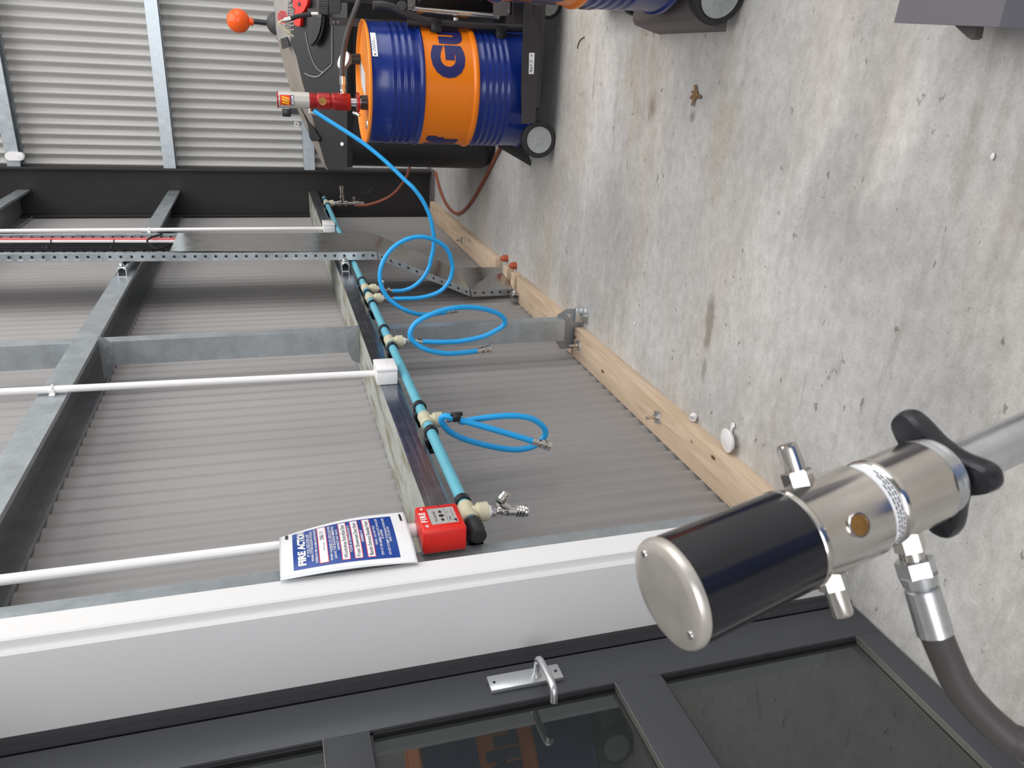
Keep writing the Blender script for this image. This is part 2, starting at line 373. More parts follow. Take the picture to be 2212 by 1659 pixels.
for k in range(3):
    a, b = rails[k][1], rails[k+1][0]
    mb = MB(); mb.quad((-1.324, SO, a), (-1.324, SI, a), (-1.324, SI, b), (-1.324, SO, b)); build('pane', mb, 'glass_dark', door, smooth=0)
    mb = MB(); mb.box(-1.322, -1.313, SI-.006, SI, a, b); mb.box(-1.322, -1.313, SO, SO+.006, a, b); mb.box(-1.322, -1.313, SO, SI, b-.006, b)
    build('glass_gasket', mb, 'gasket', door, smooth=0)
    mb = MB(); mb.box(-1.322, -1.3045, SO, SI, a, a+.002); build('glass_bead', mb, 'alu_bead', door, smooth=0)
# lever handle on its plate
mb = MB(); mb.box(-1.305, -1.292, 1.262, 1.307, .872, 1.046, bev=.003)
hp = build('handle_plate', mb, 'satin_steel', door)
for z in (.885, 1.033):
    mb = MB(); mb.cyl((-1.2925, 1.2845, z), (-1.2914, 1.2845, z), .0035, seg=12); build('screw', mb, 'gasket', hp)
mb = MB(); zc = .932
mb.tube(catmull([(-1.296, 1.285, zc), (-1.262, 1.285, zc), (-1.248, 1.282, zc-.001), (-1.241, 1.270, zc-.002), (-1.240, 1.235, zc-.003), (-1.241, 1.203, zc-.004), (-1.246, 1.190, zc-.004), (-1.258, 1.183, zc-.004), (-1.274, 1.181, zc-.004)], 5), .0085, 14)
mb.cyl((-1.293, 1.285, zc), (-1.284, 1.285, zc), .0125)
build('door_lever', mb, 'satin_steel', door)

# ================================================================== STEEL WORK
def c_section(name, label, x0, x1, y0, y1, z0, z1, mats, open_down=True, lip=.018, t=.0025, cat='girt'):
    mb = MB(); xb, xf = x0, x1
    p = [(xb+lip, z0), (xb, z0), (xb, z1), (xf, z1), (xf, z0), (xf-lip, z0), (xf-lip, z0+t), (xf-t, z0+t), (xf-t, z1-t), (xb+t, z1-t), (xb+t, z0+t), (xb+lip, z0+t)]
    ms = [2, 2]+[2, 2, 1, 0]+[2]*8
    mb.prism([(x, y0, z) for x, z in p], (0, y1-y0, 0), ms)
    return tag(build(name, mb, mats, smooth=0), label, cat)
g1 = c_section('wall_girt', 'galvanised horizontal girt at waist height carrying the blue pipe along the left wall', XC, XG, 1.562, 7.105, 1.028, 1.100, ['galv_shiny', 'galv_web', 'galv_dark'])
g2 = c_section('wall_girt', 'galvanised girt above head height on the left wall, behind the open cable tray', XC, XG, 1.562, 7.105, 2.146, 2.236, ['galv', 'galv', 'galv_dark'])
g3 = c_section('wall_girt', 'galvanised girt at the top left corner of the photo, highest on the left wall', XC, XG, 1.562, 7.105, 3.255, 3.345, ['galv', 'galv', 'galv_dark'])
for g, z0, z1 in ((g1, 1.0, 1.115), (g2, 2.12, 2.25), (g3, 3.23, 3.36)):
    mb = MB(); mb.box(XC+.01, XG+.006, 7.100, 7.108, z0+.02, z1-.008); build('end_cleat', mb, 'column_paint', g, smooth=0)
def far_girt(label, z0, z1):
    mb = MB(); yb, yf, t, lip = 7.196, 7.045, .0025, .018
    p = [(yb-lip, z0), (yb, z0), (yb, z1), (yf, z1), (yf, z0), (yf+lip, z0), (yf+lip, z0+t), (yf+t, z0+t), (yf+t, z1-t), (yb-t, z1-t), (yb-t, z0+t), (yb-lip, z0+t)]
    mb.prism([(-.9245, y, z) for y, z in p], (8.8, 0, 0), 0)
    return tag(build('wall_girt', mb, 'galv', smooth=0), label, 'girt')
far_girt('middle galvanised girt on the far corrugated wall, passing above the orange float ball', 2.155, 2.247)
far_girt('highest galvanised girt on the far corrugated wall, beside the white capsule light', 3.278, 3.370)
far_girt('lowest galvanised girt on the far wall, mostly hidden behind the black tank', 1.04, 1.13)
# jamb stud beside the white door lining
mb = MB(); mb.box(XC, XG, 1.466, 1.561, 0, 5.2, bev=.002); tag(build('jamb_stud', mb, 'galv'), 'galvanised upright stud running beside the white door lining', 'stud')
# portal column
col = thing('steel_column', 'wide dark charcoal steel portal column in the far left corner', 'column', (-1.12, 7.12, 0))
mb = MB(); mb.box(-1.302, -.945, 7.112, 7.124, .02, 5.2); build('web', mb, 'column_paint', col, smooth=0)
mb = MB(); mb.box(-.945, -.925, 7.02, 7.195, .02, 5.2, bev=.002); build('flange', mb, 'column_paint', col)
mb = MB(); mb.box(-1.320, -1.302, 7.02, 7.195, .02, 5.2, bev=.002); build('flange', mb, 'column_paint', col)
mb = MB(); mb.box(-1.322, -.905, 6.97, 7.19, .0, .022); build('base_plate', mb, 'cart_grey', col, smooth=0)
# chalk scribbles left on the web (surface marks)
mb = MB(); yw = 7.110
for pts in ([(792, 408), (800, 418)], [(805, 405), (797, 416), (785, 416)], [(787, 463), (793, 471), (807, 475)], [(779, 467), (785, 471), (800, 470)], [(760, 434), (770, 435), (776, 430), (781, 435)]):
    mb.tube([on(x, y, 1, yw) for x, y in pts], .0016, 5)
build('chalk_mark', mb, 'cart_grey', col)

# bridging posts between the girts
def post(label, z0, z1, tabs=()):
    r = thing('bridging_post', label, 'post', (-1.17, 3.33, z0))
    xb, xf, y0, y1, t = -1.224, -1.122, 3.29, 3.352, .003
    p = [(xb, y1), (xb, y0), (xf, y0), (xf, y1), (xf-.016, y1), (xf-.016, y1-t), (xf-t, y1-t), (xf-t, y0+t), (xb+t, y0+t), (xb+t, y1)]
    mb = MB(); mb.prism([(x, y, z0) for x, y in p], (0, 0, z1-z0)); build('channel', mb, 'galv', r, smooth=0)
    for zt, s in tabs:
        mb = MB(); w = .028
        mb.prism([(xb-.055, 3.2895, zt), (xf+.03, 3.2895, zt), (xf+.012, 3.2895, zt+s*.03), (xf-.01, 3.2895, zt+s*.05), (xb+.0, 3.2895, zt+s*.05), (xb-.04, 3.2895, zt+s*.03)], (0, -.003, 0))
        build('end_tab', mb, 'galv_dark', r, smooth=0)
        for dx, dz in ((.018, .025), (.05, .04), (.08, .022)):
            mb = MB(); mb.cyl((xb+dx, 3.2862, zt+s*dz), (xb+dx, 3.281, zt+s*dz), .009, seg=14); build('bolt_head', mb, 'galv_dark', r)
    return r
post('galvanised channel post above the middle girt, at the left edge of the photo', 2.238, 3.254)
post('galvanised channel post between the two upper girts on the left wall', 1.102, 2.144, ((1.102, 1), (2.144, -1)))
lp = post('galvanised channel post standing on the floor cleat between the timber planks', .12, 1.026)
mb = MB(); mb.cyl((-1.19, 3.289, .9), (-1.19, 3.283, .9), .010, seg=12); build('bolt_head', mb, 'black_plastic', lp)
cl = thing('floor_cleat', 'galvanised bent cleat bolting the channel post to the floor', 'bracket', (-1.15, 3.34, 0))
mb = MB(); mb.prism([(-1.29, 3.353, .0), (-1.085, 3.353, .0), (-1.085, 3.353, .09), (-1.112, 3.353, .136), (-1.25, 3.353, .136), (-1.29, 3.353, .11)], (0, .006, 0)); build('upright_plate', mb, 'galv_dark', cl, smooth=0)
mb = MB(); mb.box(-1.150, -1.078, 3.338, 3.3525, 0.0, .05, bev=.002); mb.box(-1.150, -1.078, 3.29, 3.345, 0.0, .006, bev=.002); build('foot_plate', mb, 'zinc', cl)
mb = MB(); mb.cyl((-1.115, 3.353, .08), (-1.115, 3.343, .08), .009); build('bolt_head', mb, 'zinc', cl)
mb = MB(); mb.cyl((-1.110, 3.312, .006), (-1.110, 3.312, .022), .009, seg=6); build('bolt_head', mb, 'zinc', cl)

# ================================================================== TIMBER BOTTOM PLATE
def plank(label, y0, y1, x0=-1.325, x1=-1.176, h=.046):
    mb = MB(); mb.box(x0, x1, y0, y1, 0, h, bev=.002); return tag(build('timber_plank', mb, 'pine'), label, 'plank')
plank('long pale pine plank on the floor nearest the door, with two bolts through it', 1.467, 3.345)
plank('pale pine plank on the floor between the channel post and the cable tray foot', 3.368, 4.30)
plank('pale pine plank on the floor running from the cable tray foot to the dark column', 4.78, 6.96)
# short notched packers and orange conduit stubs at the foot of the tray
for k, (ya, yb) in enumerate(((4.36, 4.43), (4.52, 4.60))):
    mb = MB(); mb.box(-1.30, -1.176, ya, yb, 0, .046, bev=.002)
    tag(build('timber_packer', mb, 'pine'), ('short pine block at the cable tray foot, nearer the plank end', 'short pine block at the cable tray foot, between the two orange stubs')[k], 'wood block', 'pine blocks at the tray foot')
for k, y in enumerate((4.475, 4.665)):
    mb = MB(); c = Vector((-1.150, y, 0))
    mb.lathe([(0, .022), (.02, .022), (.035, .018), (.046, .009), (.05, .001)], c, (0, 0, 1), 16)
    tag(build('conduit_plug', mb, 'orange_stub'), ('orange rounded conduit plug by the tray foot, nearer the viewer', 'orange rounded conduit plug by the tray foot, farther from the viewer')[k], 'plug', 'orange plugs at the tray foot')
def anchor(px, py, label):
    p = on(px, py, 2, .05); r = thing('anchor_bolt', label, 'bolt', (p.x, p.y, .046)); a = .35
    mb = MB(); M = Matrix.Translation((p.x, p.y, 0)) @ Matrix.Rotation(a, 4, 'Z'); mb.box(-.024, .024, -.024, .024, .0462, .0505, bev=.001, xf=M); build('washer', mb, 'zinc', r)
    mb = MB(); mb.hexn((p.x, p.y, .0505), (p.x, p.y, .062), .013); build('nut', mb, 'nickel', r, smooth=0)
    mb = MB(); mb.cyl((p.x, p.y, .062), (p.x, p.y, .096), .0065); build('threaded_rod', mb, 'nickel', r)
anchor(1249, 746, 'anchor bolt with square washer in the plank end beside the floor cleat')
anchor(1419, 901, 'anchor bolt with square washer near the middle of the closest plank')
anchor(998, 519, 'small far anchor bolt in the plank beyond the cable tray')

# ================================================================== CONDUITS AND BOXES
def conduit(label, pts, clips=(), r=.0125):
    t = thing('pvc_conduit', label, 'conduit', pts[0]); mb = MB(); mb.tube(pts, r, 16); build('pipe', mb, 'pvc_white', t)
    for p in clips:
        mb = MB(); p = Vector(p)
        mb.box(XG, XG+.008, p.y-.026, p.y+.026, p.z-.009, p.z+.009, bev=.002)
        mb.tube([p+Vector((.0145*math.cos(a), .0155*math.sin(a), 0)) for a in [i*PI/8-PI/2 for i in range(9)]], .004, 8)
        mb.box(XG+.004, p.x+.004, p.y-.019, p.y-.0135, p.z-.008, p.z+.008); mb.box(XG+.004, p.x+.004, p.y+.0135, p.y+.019, p.z-.008, p.z+.008)
        build('saddle_clip', mb, 'pvc_white', t)
    return t
XP = XG+.016
conduit('white plastic conduit dropping down to the red fire call point', [(XP, 1.637, 1.165), (XP, 1.637, 3.3)])
conduit('white plastic conduit dropping to the junction box on the waist girt', [(XP, 2.700, 1.108), (XP, 2.752, 2.6), (XP, 2.77, 3.3)], [(XP, 2.738, 2.19)])
conduit('white plastic conduit on the far side of the cable tray', [(XP, 5.385, 1.09), (XP, 5.398, 3.4)], [(XP, 5.393, 2.19)])
def jbox(label, y0, y1, z0, z1, xf):
    t = thing('junction_box', label, 'junction box', (XG, (y0+y1)/2, z0)); mb = MB()
    mb.box(XG+.0005, xf-.014, y0, y1, z0, z1, bev=.004); build('box_body', mb, 'pvc_white', t)
    mb = MB(); mb.box(xf-.0135, xf, y0-.001, y1+.001, z0-.001, z1+.001, bev=.004); l = build('lid', mb, 'pvc_white', t)
    mb = MB(); yc, zc = (y0+y1)/2, (z0+z1)/2
    mb.cyl((xf-.001, yc, zc), (xf+.0025, yc, zc), .006); mb.box(xf-.001, xf+.0012, yc-.022, yc-.008, zc+.008, zc+.012); mb.box(xf-.001, xf+.0012, yc+.012, yc+.026, zc-.002, zc+.002)
    build('lid_screw', mb, 'pvc_white', l)
    mb = MB(); mb.cyl((XG+.026, y0+.001, zc), (XG+.026, y0-.001, zc), .011); build('knockout', mb, 'pvc_white', t)
jbox('white square junction box on the waist girt at the foot of the middle conduit', 2.618, 2.724, 1.036, 1.112, -1.045)
jbox('small white junction box far along the waist girt beyond the cable tray', 5.32, 5.46, 1.027, 1.103, -1.05)

# ================================================================== CABLE TRAY
tray = thing('cable_tray', 'perforated galvanised cable tray with a shiny cover bending down to the floor plank', 'cable tray', (-1.05, 4.6, .05))
XT = -1.018
K1n, K1f = on(815, 545, 0, XT), on(803, 504, 0, XT)
K2n, K2f = on(1015, 627, 0, -1.252), on(985, 579, 0, -1.240)
Bn, Bf = on(1106, 624, 2, .052), on(1077, 578, 2, .052)
YN, YF = K1n.y, K1f.y
zc1, zc0 = on(367, 543, 0, XT).z, on(385, 503, 0, XT).z
TN, TF = on(0, 548.5, 0, XT), on(0, 506.5, 0, XT)
TN = K1n+(TN-K1n)*((3.7-K1n.z)/(TN.z-K1n.z)); TF = K1f+(TF-K1f)*((3.7-K1f.z)/(TF.z-K1f.z))
near = [TN, K1n, K2n, Bn]; far = [TF, K1f, K2f, Bf]
def ynear(z): return YN+(TN.y-YN)*(z-K1n.z)/(3.7-K1n.z)
off = [Vector((-.043, 0, 0)), Vector((-.043, 0, -.006)), Vector((-.041, 0, -.01)), Vector((-.040, 0, 0))]
def rail(P, out, name, sgn):
    mb = MB()
    for i in range(3):
        a, b = P[i], P[i+1]; q = (b-a).normalized(); g = .004 if i else 0
        a2, b2 = a+q*g*(1 if i else 0), b-q*.004*(1 if i < 2 else 0)
        o = Vector((0, sgn*.0016, 0))
        mb.prism([a2, b2, b2+off[i+1], a2+off[i]], o, 0)
        # folded edge
        mb.tube([a2, b2], .0022, 6, 0)
        n = int((b-a).length/.052)
        for k in range(n):
            c = a+(b-a)*((k+.5)/n)+off[i]*.42+Vector((0, (sgn*.0018 if sgn < 0 else -.0012), 0)); w = (b-a).normalized()
            v = off[i].normalized()
            dy = Vector((0, -.0006, 0))
            mb.poly([c+dy+w*.0075*math.cos(t)+v*.0075*math.sin(t) for t in [2*PI*j/10 for j in range(10)]], 1)
            for u0, v0, u1, v1 in ((-.016, .016, .012, .016), (.013, -.010, .013, .016)):
                e0, e1 = c+w*u0+v*v0, c+w*u1+v*v1
                mb.tube([e0, e1], .0012, 5, 2)
    return build('side_rail', mb, ['galv', 'gasket', 'zinc'], tray, smooth=0)
rail(near, 0, 'near', -1); rail(far, 0, 'far', 1)
# slotted floor of the tray
mb = MB(); mb.prism([p+Vector((-.041, 0, 0)) for p in (K1n, TN, TF, K1f)], (-.002, 0, 0), 0)
zz = 2.02
while zz < 3.6:
    for yy in (YN+.05, YN+.13, YN+.21, YN+.30, YN+.38): mb.box(XT-.042, XT-.0403, yy+ynear(zz)-YN, yy+.045+ynear(zz)-YN, zz, zz+.012, 1)
    zz += .05
build('tray_floor', mb, ['galv', 'gasket'], tray, smooth=0)
# covers
def cover(pts, name='cover'):
    mb = MB(); d = Vector((.0015, 0, .0004)); mb.prism([p+d for p in pts], Vector((.0012, 0, .0004)))
    return build(name, mb, 'galv_cover', tray, smooth=0)
cover([on(367, 543.8, 0, XT), K1n, K1f, on(385, 504.2, 0, XT)])
cover([K1n, K2n, K2f, K1f])
cover([K2n, Bn, Bf, K2f])
# strut brackets
def strut(label, z, x0, y0, y1, s=.041):
    t = thing('strut_channel', label, 'bracket', (x0, (y0+y1)/2, z)); q = .0025
    mb = MB(); p = [(x0, z), (x0+s, z), (x0+s, z+.011), (x0+s-q, z+.011), (x0+s-q, z+q), (x0+q, z+q), (x0+q, z+s-q), (x0+s-q, z+s-q), (x0+s-q, z+s-.011), (x0+s, z+s-.011), (x0+s, z+s), (x0, z+s)]
    mb.prism([(a, y0, b) for a, b in p], (0, y1-y0, 0)); build('channel', mb, 'zinc', t, smooth=0)
    mb = MB(); c = Vector((x0+s, y0+.03, z+s/2)); mb.box(c.x-.001, c.x+.006, c.y-.017, c.y+.02, c.z-.02, c.z+.02, bev=.002)
    mb.hexn(c+Vector((.006, 0, 0)), c+Vector((.016, 0, 0)), .012); mb.sphere(c+Vector((.014, -.004, .004)), .011, 12, 8); mb.cyl(c+Vector((.016, 0, 0)), c+Vector((.03, 0, 0)), .006)
    build('clamp_bolt', mb, 'zinc', t, smooth=25)
strut('strut bracket stub holding the cable tray to the upper girt', 2.172, XG+.0005, YN-.055, YF-.02)
strut('strut bracket stub holding the cable tray to the waist girt above the blue pipe', 1.040, XG+.0005, YN-.055, YF-.02)
strut('strut bracket holding the foot of the cable tray on the plank', .0465, -1.313, 4.24, 4.298, .041)
# cables in the open part of the tray
for k, (py, m, lab, rr) in enumerate(((540, 'cable_black', 'black power cable in the open tray, nearest the tray edge', .0066), (535.3, 'cable_black', 'black power cable in the open tray, second from the near edge', .0066), (530.6, 'cable_black', 'black power cable in the open tray, third from the near edge', .0066), (526.6, 'cable_black', 'thinner black cable in the open tray, beside the white cable', .0045), (521.5, 'cable_white', 'white cable in the open tray beside the red cable', .007), (517.5, 'cable_red', 'red fire alarm cable lying in the open tray', .010))):
    xq = XT-.0405+rr
    if k > 3: xq = on(150, py, 1, YF-.016 if k == 5 else YF-.036).x
    yy = on(150, py, 0, xq).y; zq = on(150, py, 0, xq).z
    pts = [(xq, yy+ynear(z)-ynear(zq)+.002*math.sin(z*7+k), z) for z in [1.85+i*.09 for i in range(21)]]
    mb = MB(); mb.tube(pts, rr, 10); c = build('cable', mb, m); tag(c, lab, 'cable', 'cables in the open tray')
    if k in (1, 4):
        for z in (2.3, 2.62, 3.05):
            mb = MB(); mb.tube([(xq+(rr+.003)*math.cos(a), yy+ynear(z)-ynear(zq)+(rr+.012 if k == 1 else rr+.003)*math.sin(a), z) for a in [2*PI*i/14 for i in range(14)]], .003, 6, closed=True); build('cable_tie', mb, 'black_plastic', c)
mb = MB(); mb.tube(catmull([on(372, 505, 0, XT-.012), on(355, 505, 0, XT-.004), on(330, 512, 0, XT+.006), on(318, 520, 0, XT+.008), on(326, 531, 0, XT+.004), on(345, 538, 0, XT-.004), on(365, 530, 0, XT-.008), on(385, 522, 0, XT-.012)], 6), .005, 8)
tag(build('cable', mb, 'cable_black'), 'thin black cable looping out of the tray just above the cover', 'cable')

# capsule light on the far wall
el = thing('capsule_light', 'small white capsule shaped light high beside the dark column', 'light fitting', (-.845, 7.03, 3.235))
mb = MB(); 
def capsule(mb, x, y0, y1, z0, z1, r, mi=0):
    pts = [(x+r*math.cos(a), y1, z1-r+r*math.sin(a)) for a in [PI*i/10 for i in range(11)]]+[(x+r*math.cos(a), y1, z0+r+r*math.sin(a)) for a in [PI+PI*i/10 for i in range(11)]]
    mb.prism(pts, (0, y0-y1, 0), mi)
capsule(mb, -.845, 7.00, 7.044, 3.232, 3.362, .03); build('housing', mb, 'pvc_white', el)
mb = MB(); capsule(mb, -.845, 6.994, 7.001, 3.24, 3.275, .0174); build('lens', mb, 'clear_lens', el)
# ================================================================== COMPRESSED AIR PIPE
PX, PZ, PR = -1.083, 1.006, .0165
pipe = thing('air_pipe', 'teal compressed air pipe clipped under the waist girt with cream tees along it', 'pipe', (PX, 4.0, PZ))
mb = MB(); mb.tube([(PX, 1.60, PZ), (PX, 4, PZ), (PX, 6.56, PZ)], PR, 20); build('pipe_run', mb, 'teal_pipe', pipe)
mb = MB(); mb.lathe([(0, .017), (.003, .0235), (.035, .0235), (.038, .0215), (.062, .0215), (.066, .018)], (PX, 1.618, PZ), (0, -1, 0), 20); build('end_cap', mb, 'black_rubber', pipe)
mb = MB(); mb.lathe([(0, .017), (.003, .022), (.03, .022), (.034, .012)], (PX, 6.545, PZ), (0, 1, 0), 16); build('end_cap', mb, 'black_rubber', pipe)
for y in (6.44, 6.21, 3.97, 3.728, 3.545, 3.17, 2.94, 2.345, 2.150, 1.722, 1.592):
    mb = MB(); mb.lathe([(-.010, .0168), (-.010, .0225), (.010, .0225), (.010, .0168)], (PX, y, PZ), (0, 1, 0), 18, caps=False)
    mb.box(XG-.028, PX-.012, y-.012, y+.012, PZ-.022, PZ+.021, bev=.003); mb.box(XG-.045, XG-.001, y-.012, y+.012, PZ-.020, PZ+.012, bev=.003)
    build('pipe_clip', mb, 'black_plastic', pipe)
TEES = [6.315, 3.815, 3.645, 3.010, 2.236, 1.664]
for y in TEES:
    mb = MB(); mb.lathe([(-.036, .0205), (-.034, .0215), (-.014, .0215), (-.008, .0200), (.008, .0200), (.014, .0215), (.034, .0215), (.036, .0205)], (PX, y, PZ), (0, 1, 0), 20)
    mb.lathe([(.008, .018), (.022, .0195), (.026, .0255), (.052, .0255), (.053, .024)], (PX, y, PZ), (0, 0, -1), 20)
    t = build('tee', mb, 'cream_pp', pipe)
    mb = MB(); mb.lathe([(.053, .017), (.058, .017), (.059, .0145), (.064, .0145)], (PX, y, PZ), (0, 0, -1), 16); build('threaded_collar', mb, 'pvc_white', t)
def barb(mb, p, d, s=1.0, n=4):        # small stack of metal hose fittings, starting at p in direction d
    d = Vector(d).normalized(); p = Vector(p)
    mb.lathe([(0, .010*s), (.006*s, .010*s), (.007*s, .013*s), (.016*s, .013*s), (.017*s, .009*s), (.022*s, .009*s), (.023*s, .0115*s), (.033*s, .0115*s), (.034*s, .0085*s), (.050*s, .0085*s)], p, d, 8)
def coupling(p, d, s=1.0):             # quick coupling at a hose end: ferrule, nut, sleeve
    mb = MB(); mb.lathe([(-.012*s, .0092*s), (.004*s, .0092*s), (.005*s, .006*s), (.010*s, .006*s), (.011*s, .0115*s), (.022*s, .0115*s), (.023*s, .0085*s), (.026*s, .0085*s), (.027*s, .0125*s), (.040*s, .0125*s), (.041*s, .010*s), (.041*s, .006*s), (.032*s, .006*s)], p, d, 14)
    return mb
def zp(z, k, x0, y0):                  # helper for coordinates read from a zoomed crop of the photo
    return (x0+z[0]/k, y0+z[1]/k)
def hose(label, pix, ys, r, material='blue_hose', start=True, end=True, cat='air hose', n=8, name='air_hose', fit='nickel', esc=1.0):
    m = len(pix); pts = []
    L = [0]
    for a, b in zip(pix, pix[1:]): L.append(L[-1]+math.hypot(b[0]-a[0], b[1]-a[1]))
    for i, p in enumerate(pix):
        f = L[i]/L[-1]; y = None
        for (f0, y0), (f1, y1) in zip(ys, ys[1:]):
            if f0 <= f <= f1+1e-9: y = y0+(y1-y0)*(f-f0)/(f1-f0); break
        pts.append(on(p[0], p[1], 1, y))
    t = thing(name, label, cat, pts[0])
    P = catmull(pts, n); mb = MB(); mb.tube(P, r, 14); build('tube', mb, material, t)
    return t, P
# hose from the first tee to the drum pump
A = [zp(z, 6.506, 780, 560) for z in ((440, 446), (600, 437), (750, 372), (880, 250), (960, 100))]
A += [zp(z, 4.096, 640, 390) for z in ((1190, 700), (1213, 600), (1216, 500), (1205, 420), (1180, 310), (1120, 180), (1040, 70))]
A += [zp(z, 5.53, 560, 150) for z in ((1740, 1320), (1500, 1090), (1250, 885), (1000, 718), (800, 592), (655, 497))]
t, P = hose('long blue air hose swooping from the pipe to the red pump on the drum', A, [(0, TEES[1]), (.5, 3.82), (1, 4.06)], .0102)
mb = MB(); q = Vector((PX, TEES[1], PZ-.064)); barb(mb, q, P[0]-q, 1.0); mb.cyl(q+Vector((0, 0, -.02)), q+Vector((0, -.0, -.022)), .012, seg=6)
mb.cyl(q+Vector((0, 0, -.022)), q+Vector((.034, 0, -.022)), .006, seg=10); mb.sphere(q+Vector((.036, 0, -.022)), .009, 10, 8); mb.tube([q+Vector((0, 0, -.045)), P[0]], .0095, 10)
build('tap_fitting', mb, 'nickel', t)
# second hose: big single loop
B = [zp(z, 6.506, 780, 560) for z in ((455, 557), (600, 553), (800, 545), (1000, 500), (1150, 420), (1250, 285), (1285, 150))]
B += [zp(z, 4.096, 640, 390) for z in ((1380, 740), (1345, 625), (1260, 545), (1120, 498), (980, 520), (850, 600), (762, 730), (740, 870), (785, 1000), (870, 1090), (1000, 1160), (1120, 1187), (1250, 1177), (1345, 1162))]
t, P = hose('blue air hose hanging in one big round loop in front of the tray', B, [(0, TEES[2]), (.3, 3.64), (.62, 3.54), (.85, 3.50), (1, 3.56)], .0104)
mb = MB(); q = Vector((PX, TEES[2], PZ-.064)); barb(mb, q, P[0]-q, 1.0); mb.tube([q+Vector((0, 0, -.045)), P[0]], .0095, 10); build('hose_tail', mb, 'nickel', t)
build('quick_coupling', coupling(P[-1], P[-1]-P[-4], 1.25), 'nickel', t)
# third hose: flat oval loop
Cc = [zp(z, 6.506, 780, 560) for z in ((862, 1160), (1150, 1165), (1400, 1150), (1700, 1090), (1900, 1000), (2005, 925), (2015, 845), (1920, 762), (1700, 692), (1450, 675), (1200, 705), (950, 790), (765, 900), (693, 1020), (703, 1110), (790, 1200), (950, 1280), (1200, 1325), (1450, 1312), (1665, 1283))]
t, P = hose('blue air hose hanging in a flat oval loop across the channel post', Cc, [(0, TEES[3]), (.3, 3.0), (.62, 2.93), (.85, 2.90), (1, 2.95)], .0104)
mb = MB(); q = Vector((PX, TEES[3], PZ-.064)); barb(mb, q, P[0]-q, 1.1); mb.tube([q+Vector((0, 0, -.05)), P[0]], .0095, 10); build('hose_tail', mb, 'nickel', t)
build('quick_coupling', coupling(P[-1], P[-1]-P[-4], 1.3), 'nickel', t)
# fourth hose: folded loop with clip, nearest
Dd = [zp(z, 3.687, 680, 560) for z in ((1165, 1300), (1250, 1280), (1420, 1255), (1600, 1247), (1740, 1275), (1828, 1345), (1830, 1410), (1760, 1480), (1660, 1512), (1560, 1515), (1400, 1490), (1200, 1435), (1080, 1375), (1020, 1310), (1012, 1262), (1060, 1252), (1200, 1292), (1480, 1372), (1762, 1457))]
t, P = hose('blue air hose folded and tied in a narrow loop, nearest to the fire call point', Dd, [(0, TEES[4]), (.3, 2.24), (.55, 2.23), (.7, 2.17), (1, 2.14)], .0102)
mb = MB(); q = Vector((PX, TEES[4], PZ-.064)); barb(mb, q, (0, 0, -1), 1.05); mb.tube([q+Vector((0, 0, -.045)), P[0]], .0095, 10); build('hose_tail', mb, 'nickel', t)
build('quick_coupling', coupling(P[-1], P[-1]-P[-4], 1.3), 'nickel', t)
mb = MB(); c = on(986, 902, 1, 2.165); mb.box(c.x-.012, c.x+.013, c.y-.012, c.y+.012, c.z-.012, c.z+.014, bev=.004); mb.box(c.x+.006, c.x+.018, c.y-.006, c.y+.006, c.z-.02, c.z+.02, bev=.003); build('hose_tie', mb, 'black_plastic', t)
# nearest tee: Y piece with two couplings
y = TEES[5]; q = Vector((PX, y, PZ-.060))
yp = thing('coupler_splitter', 'shiny Y splitter with two quick couplers beside the red fire call point', 'air fitting', q)
mb = MB(); mb.lathe([(0, .0165), (.012, .0165), (.013, .012), (.018, .012)], q, (0, 0, -1), 6); mb.lathe([(.018, .0125), (.030, .0125), (.031, .010), (.036, .010)], q, (0, 0, -1), 16); build('hex_nipple', mb, 'nickel', yp)
j = q+Vector((0, 0, -.05)); d1 = Vector((.0, -.02, -1)).normalized()
e1 = on(1083, 1103, 1, y); e2 = on(1078, 1086, 1, y+.0); b2 = (on(1096, 1062, 1, y)-e2)
mb = MB(); mb.tube([q+Vector((0, 0, -.034)), j, e1], .0122, 16); mb.tube([j, e2], .011, 16); build('splitter_body', mb, 'nickel', yp)
d = (on(1140, 1104, 1, y)-e1).normalized()
mb = MB(); mb.lathe([(0, .0125), (.012, .0125)], e1, d, 6); mb.lathe([(.012, .0095), (.016, .014), (.040, .0145), (.043, .017), (.048, .0145), (.051, .0175), (.056, .0145), (.059, .0175), (.063, .015), (.066, .0165), (.072, .0165), (.074, .014), (.074, .009), (.055, .008)], e1, d, 20); build('quick_coupler', mb, 'chrome', yp)
d = b2.normalized()
mb = MB(); mb.lathe([(0, .011), (.004, .0135), (.011, .0135)], e2, d, 6); mb.lathe([(.011, .010), (.013, .013), (.025, .013), (.026, .0115), (.034, .0115), (.035, .007)], e2, d, 16); build('quick_coupler', mb, 'nickel', yp)
# fitting stack at the far tee and the brown rubber hose
y = TEES[0]; q = Vector((PX, y, PZ-.062)); ft = thing('tap_manifold', 'small metal tap manifold at the far end of the blue pipe', 'air fitting', q)
mb = MB(); mb.lathe([(0, .016), (.02, .016), (.022, .022), (.05, .022), (.052, .014), (.075, .014), (.077, .021), (.098, .021), (.10, .012), (.15, .012), (.152, .017), (.19, .017), (.192, .012), (.23, .012)], q, (0, 0, -1), 12); build('manifold_body', mb, 'nickel', ft)
mb = MB(); mb.lathe([(0, .014), (.035, .014), (.037, .019), (.06, .019), (.062, .013), (.11, .013), (.112, .018), (.135, .018), (.137, .008)], q+Vector((0, 0, -.06)), (1, -.12, .05), 12); mb.lathe([(0, .006), (.035, .006), (.036, .011), (.05, .011)], q+Vector((0, 0, -.15)), (1, 0, 0), 10); build('tap', mb, 'nickel', ft)
E1 = [(766, 443), (790, 443), (820, 435), (848, 420), (868, 398), (880, 378), (886, 352), (890, 325)]
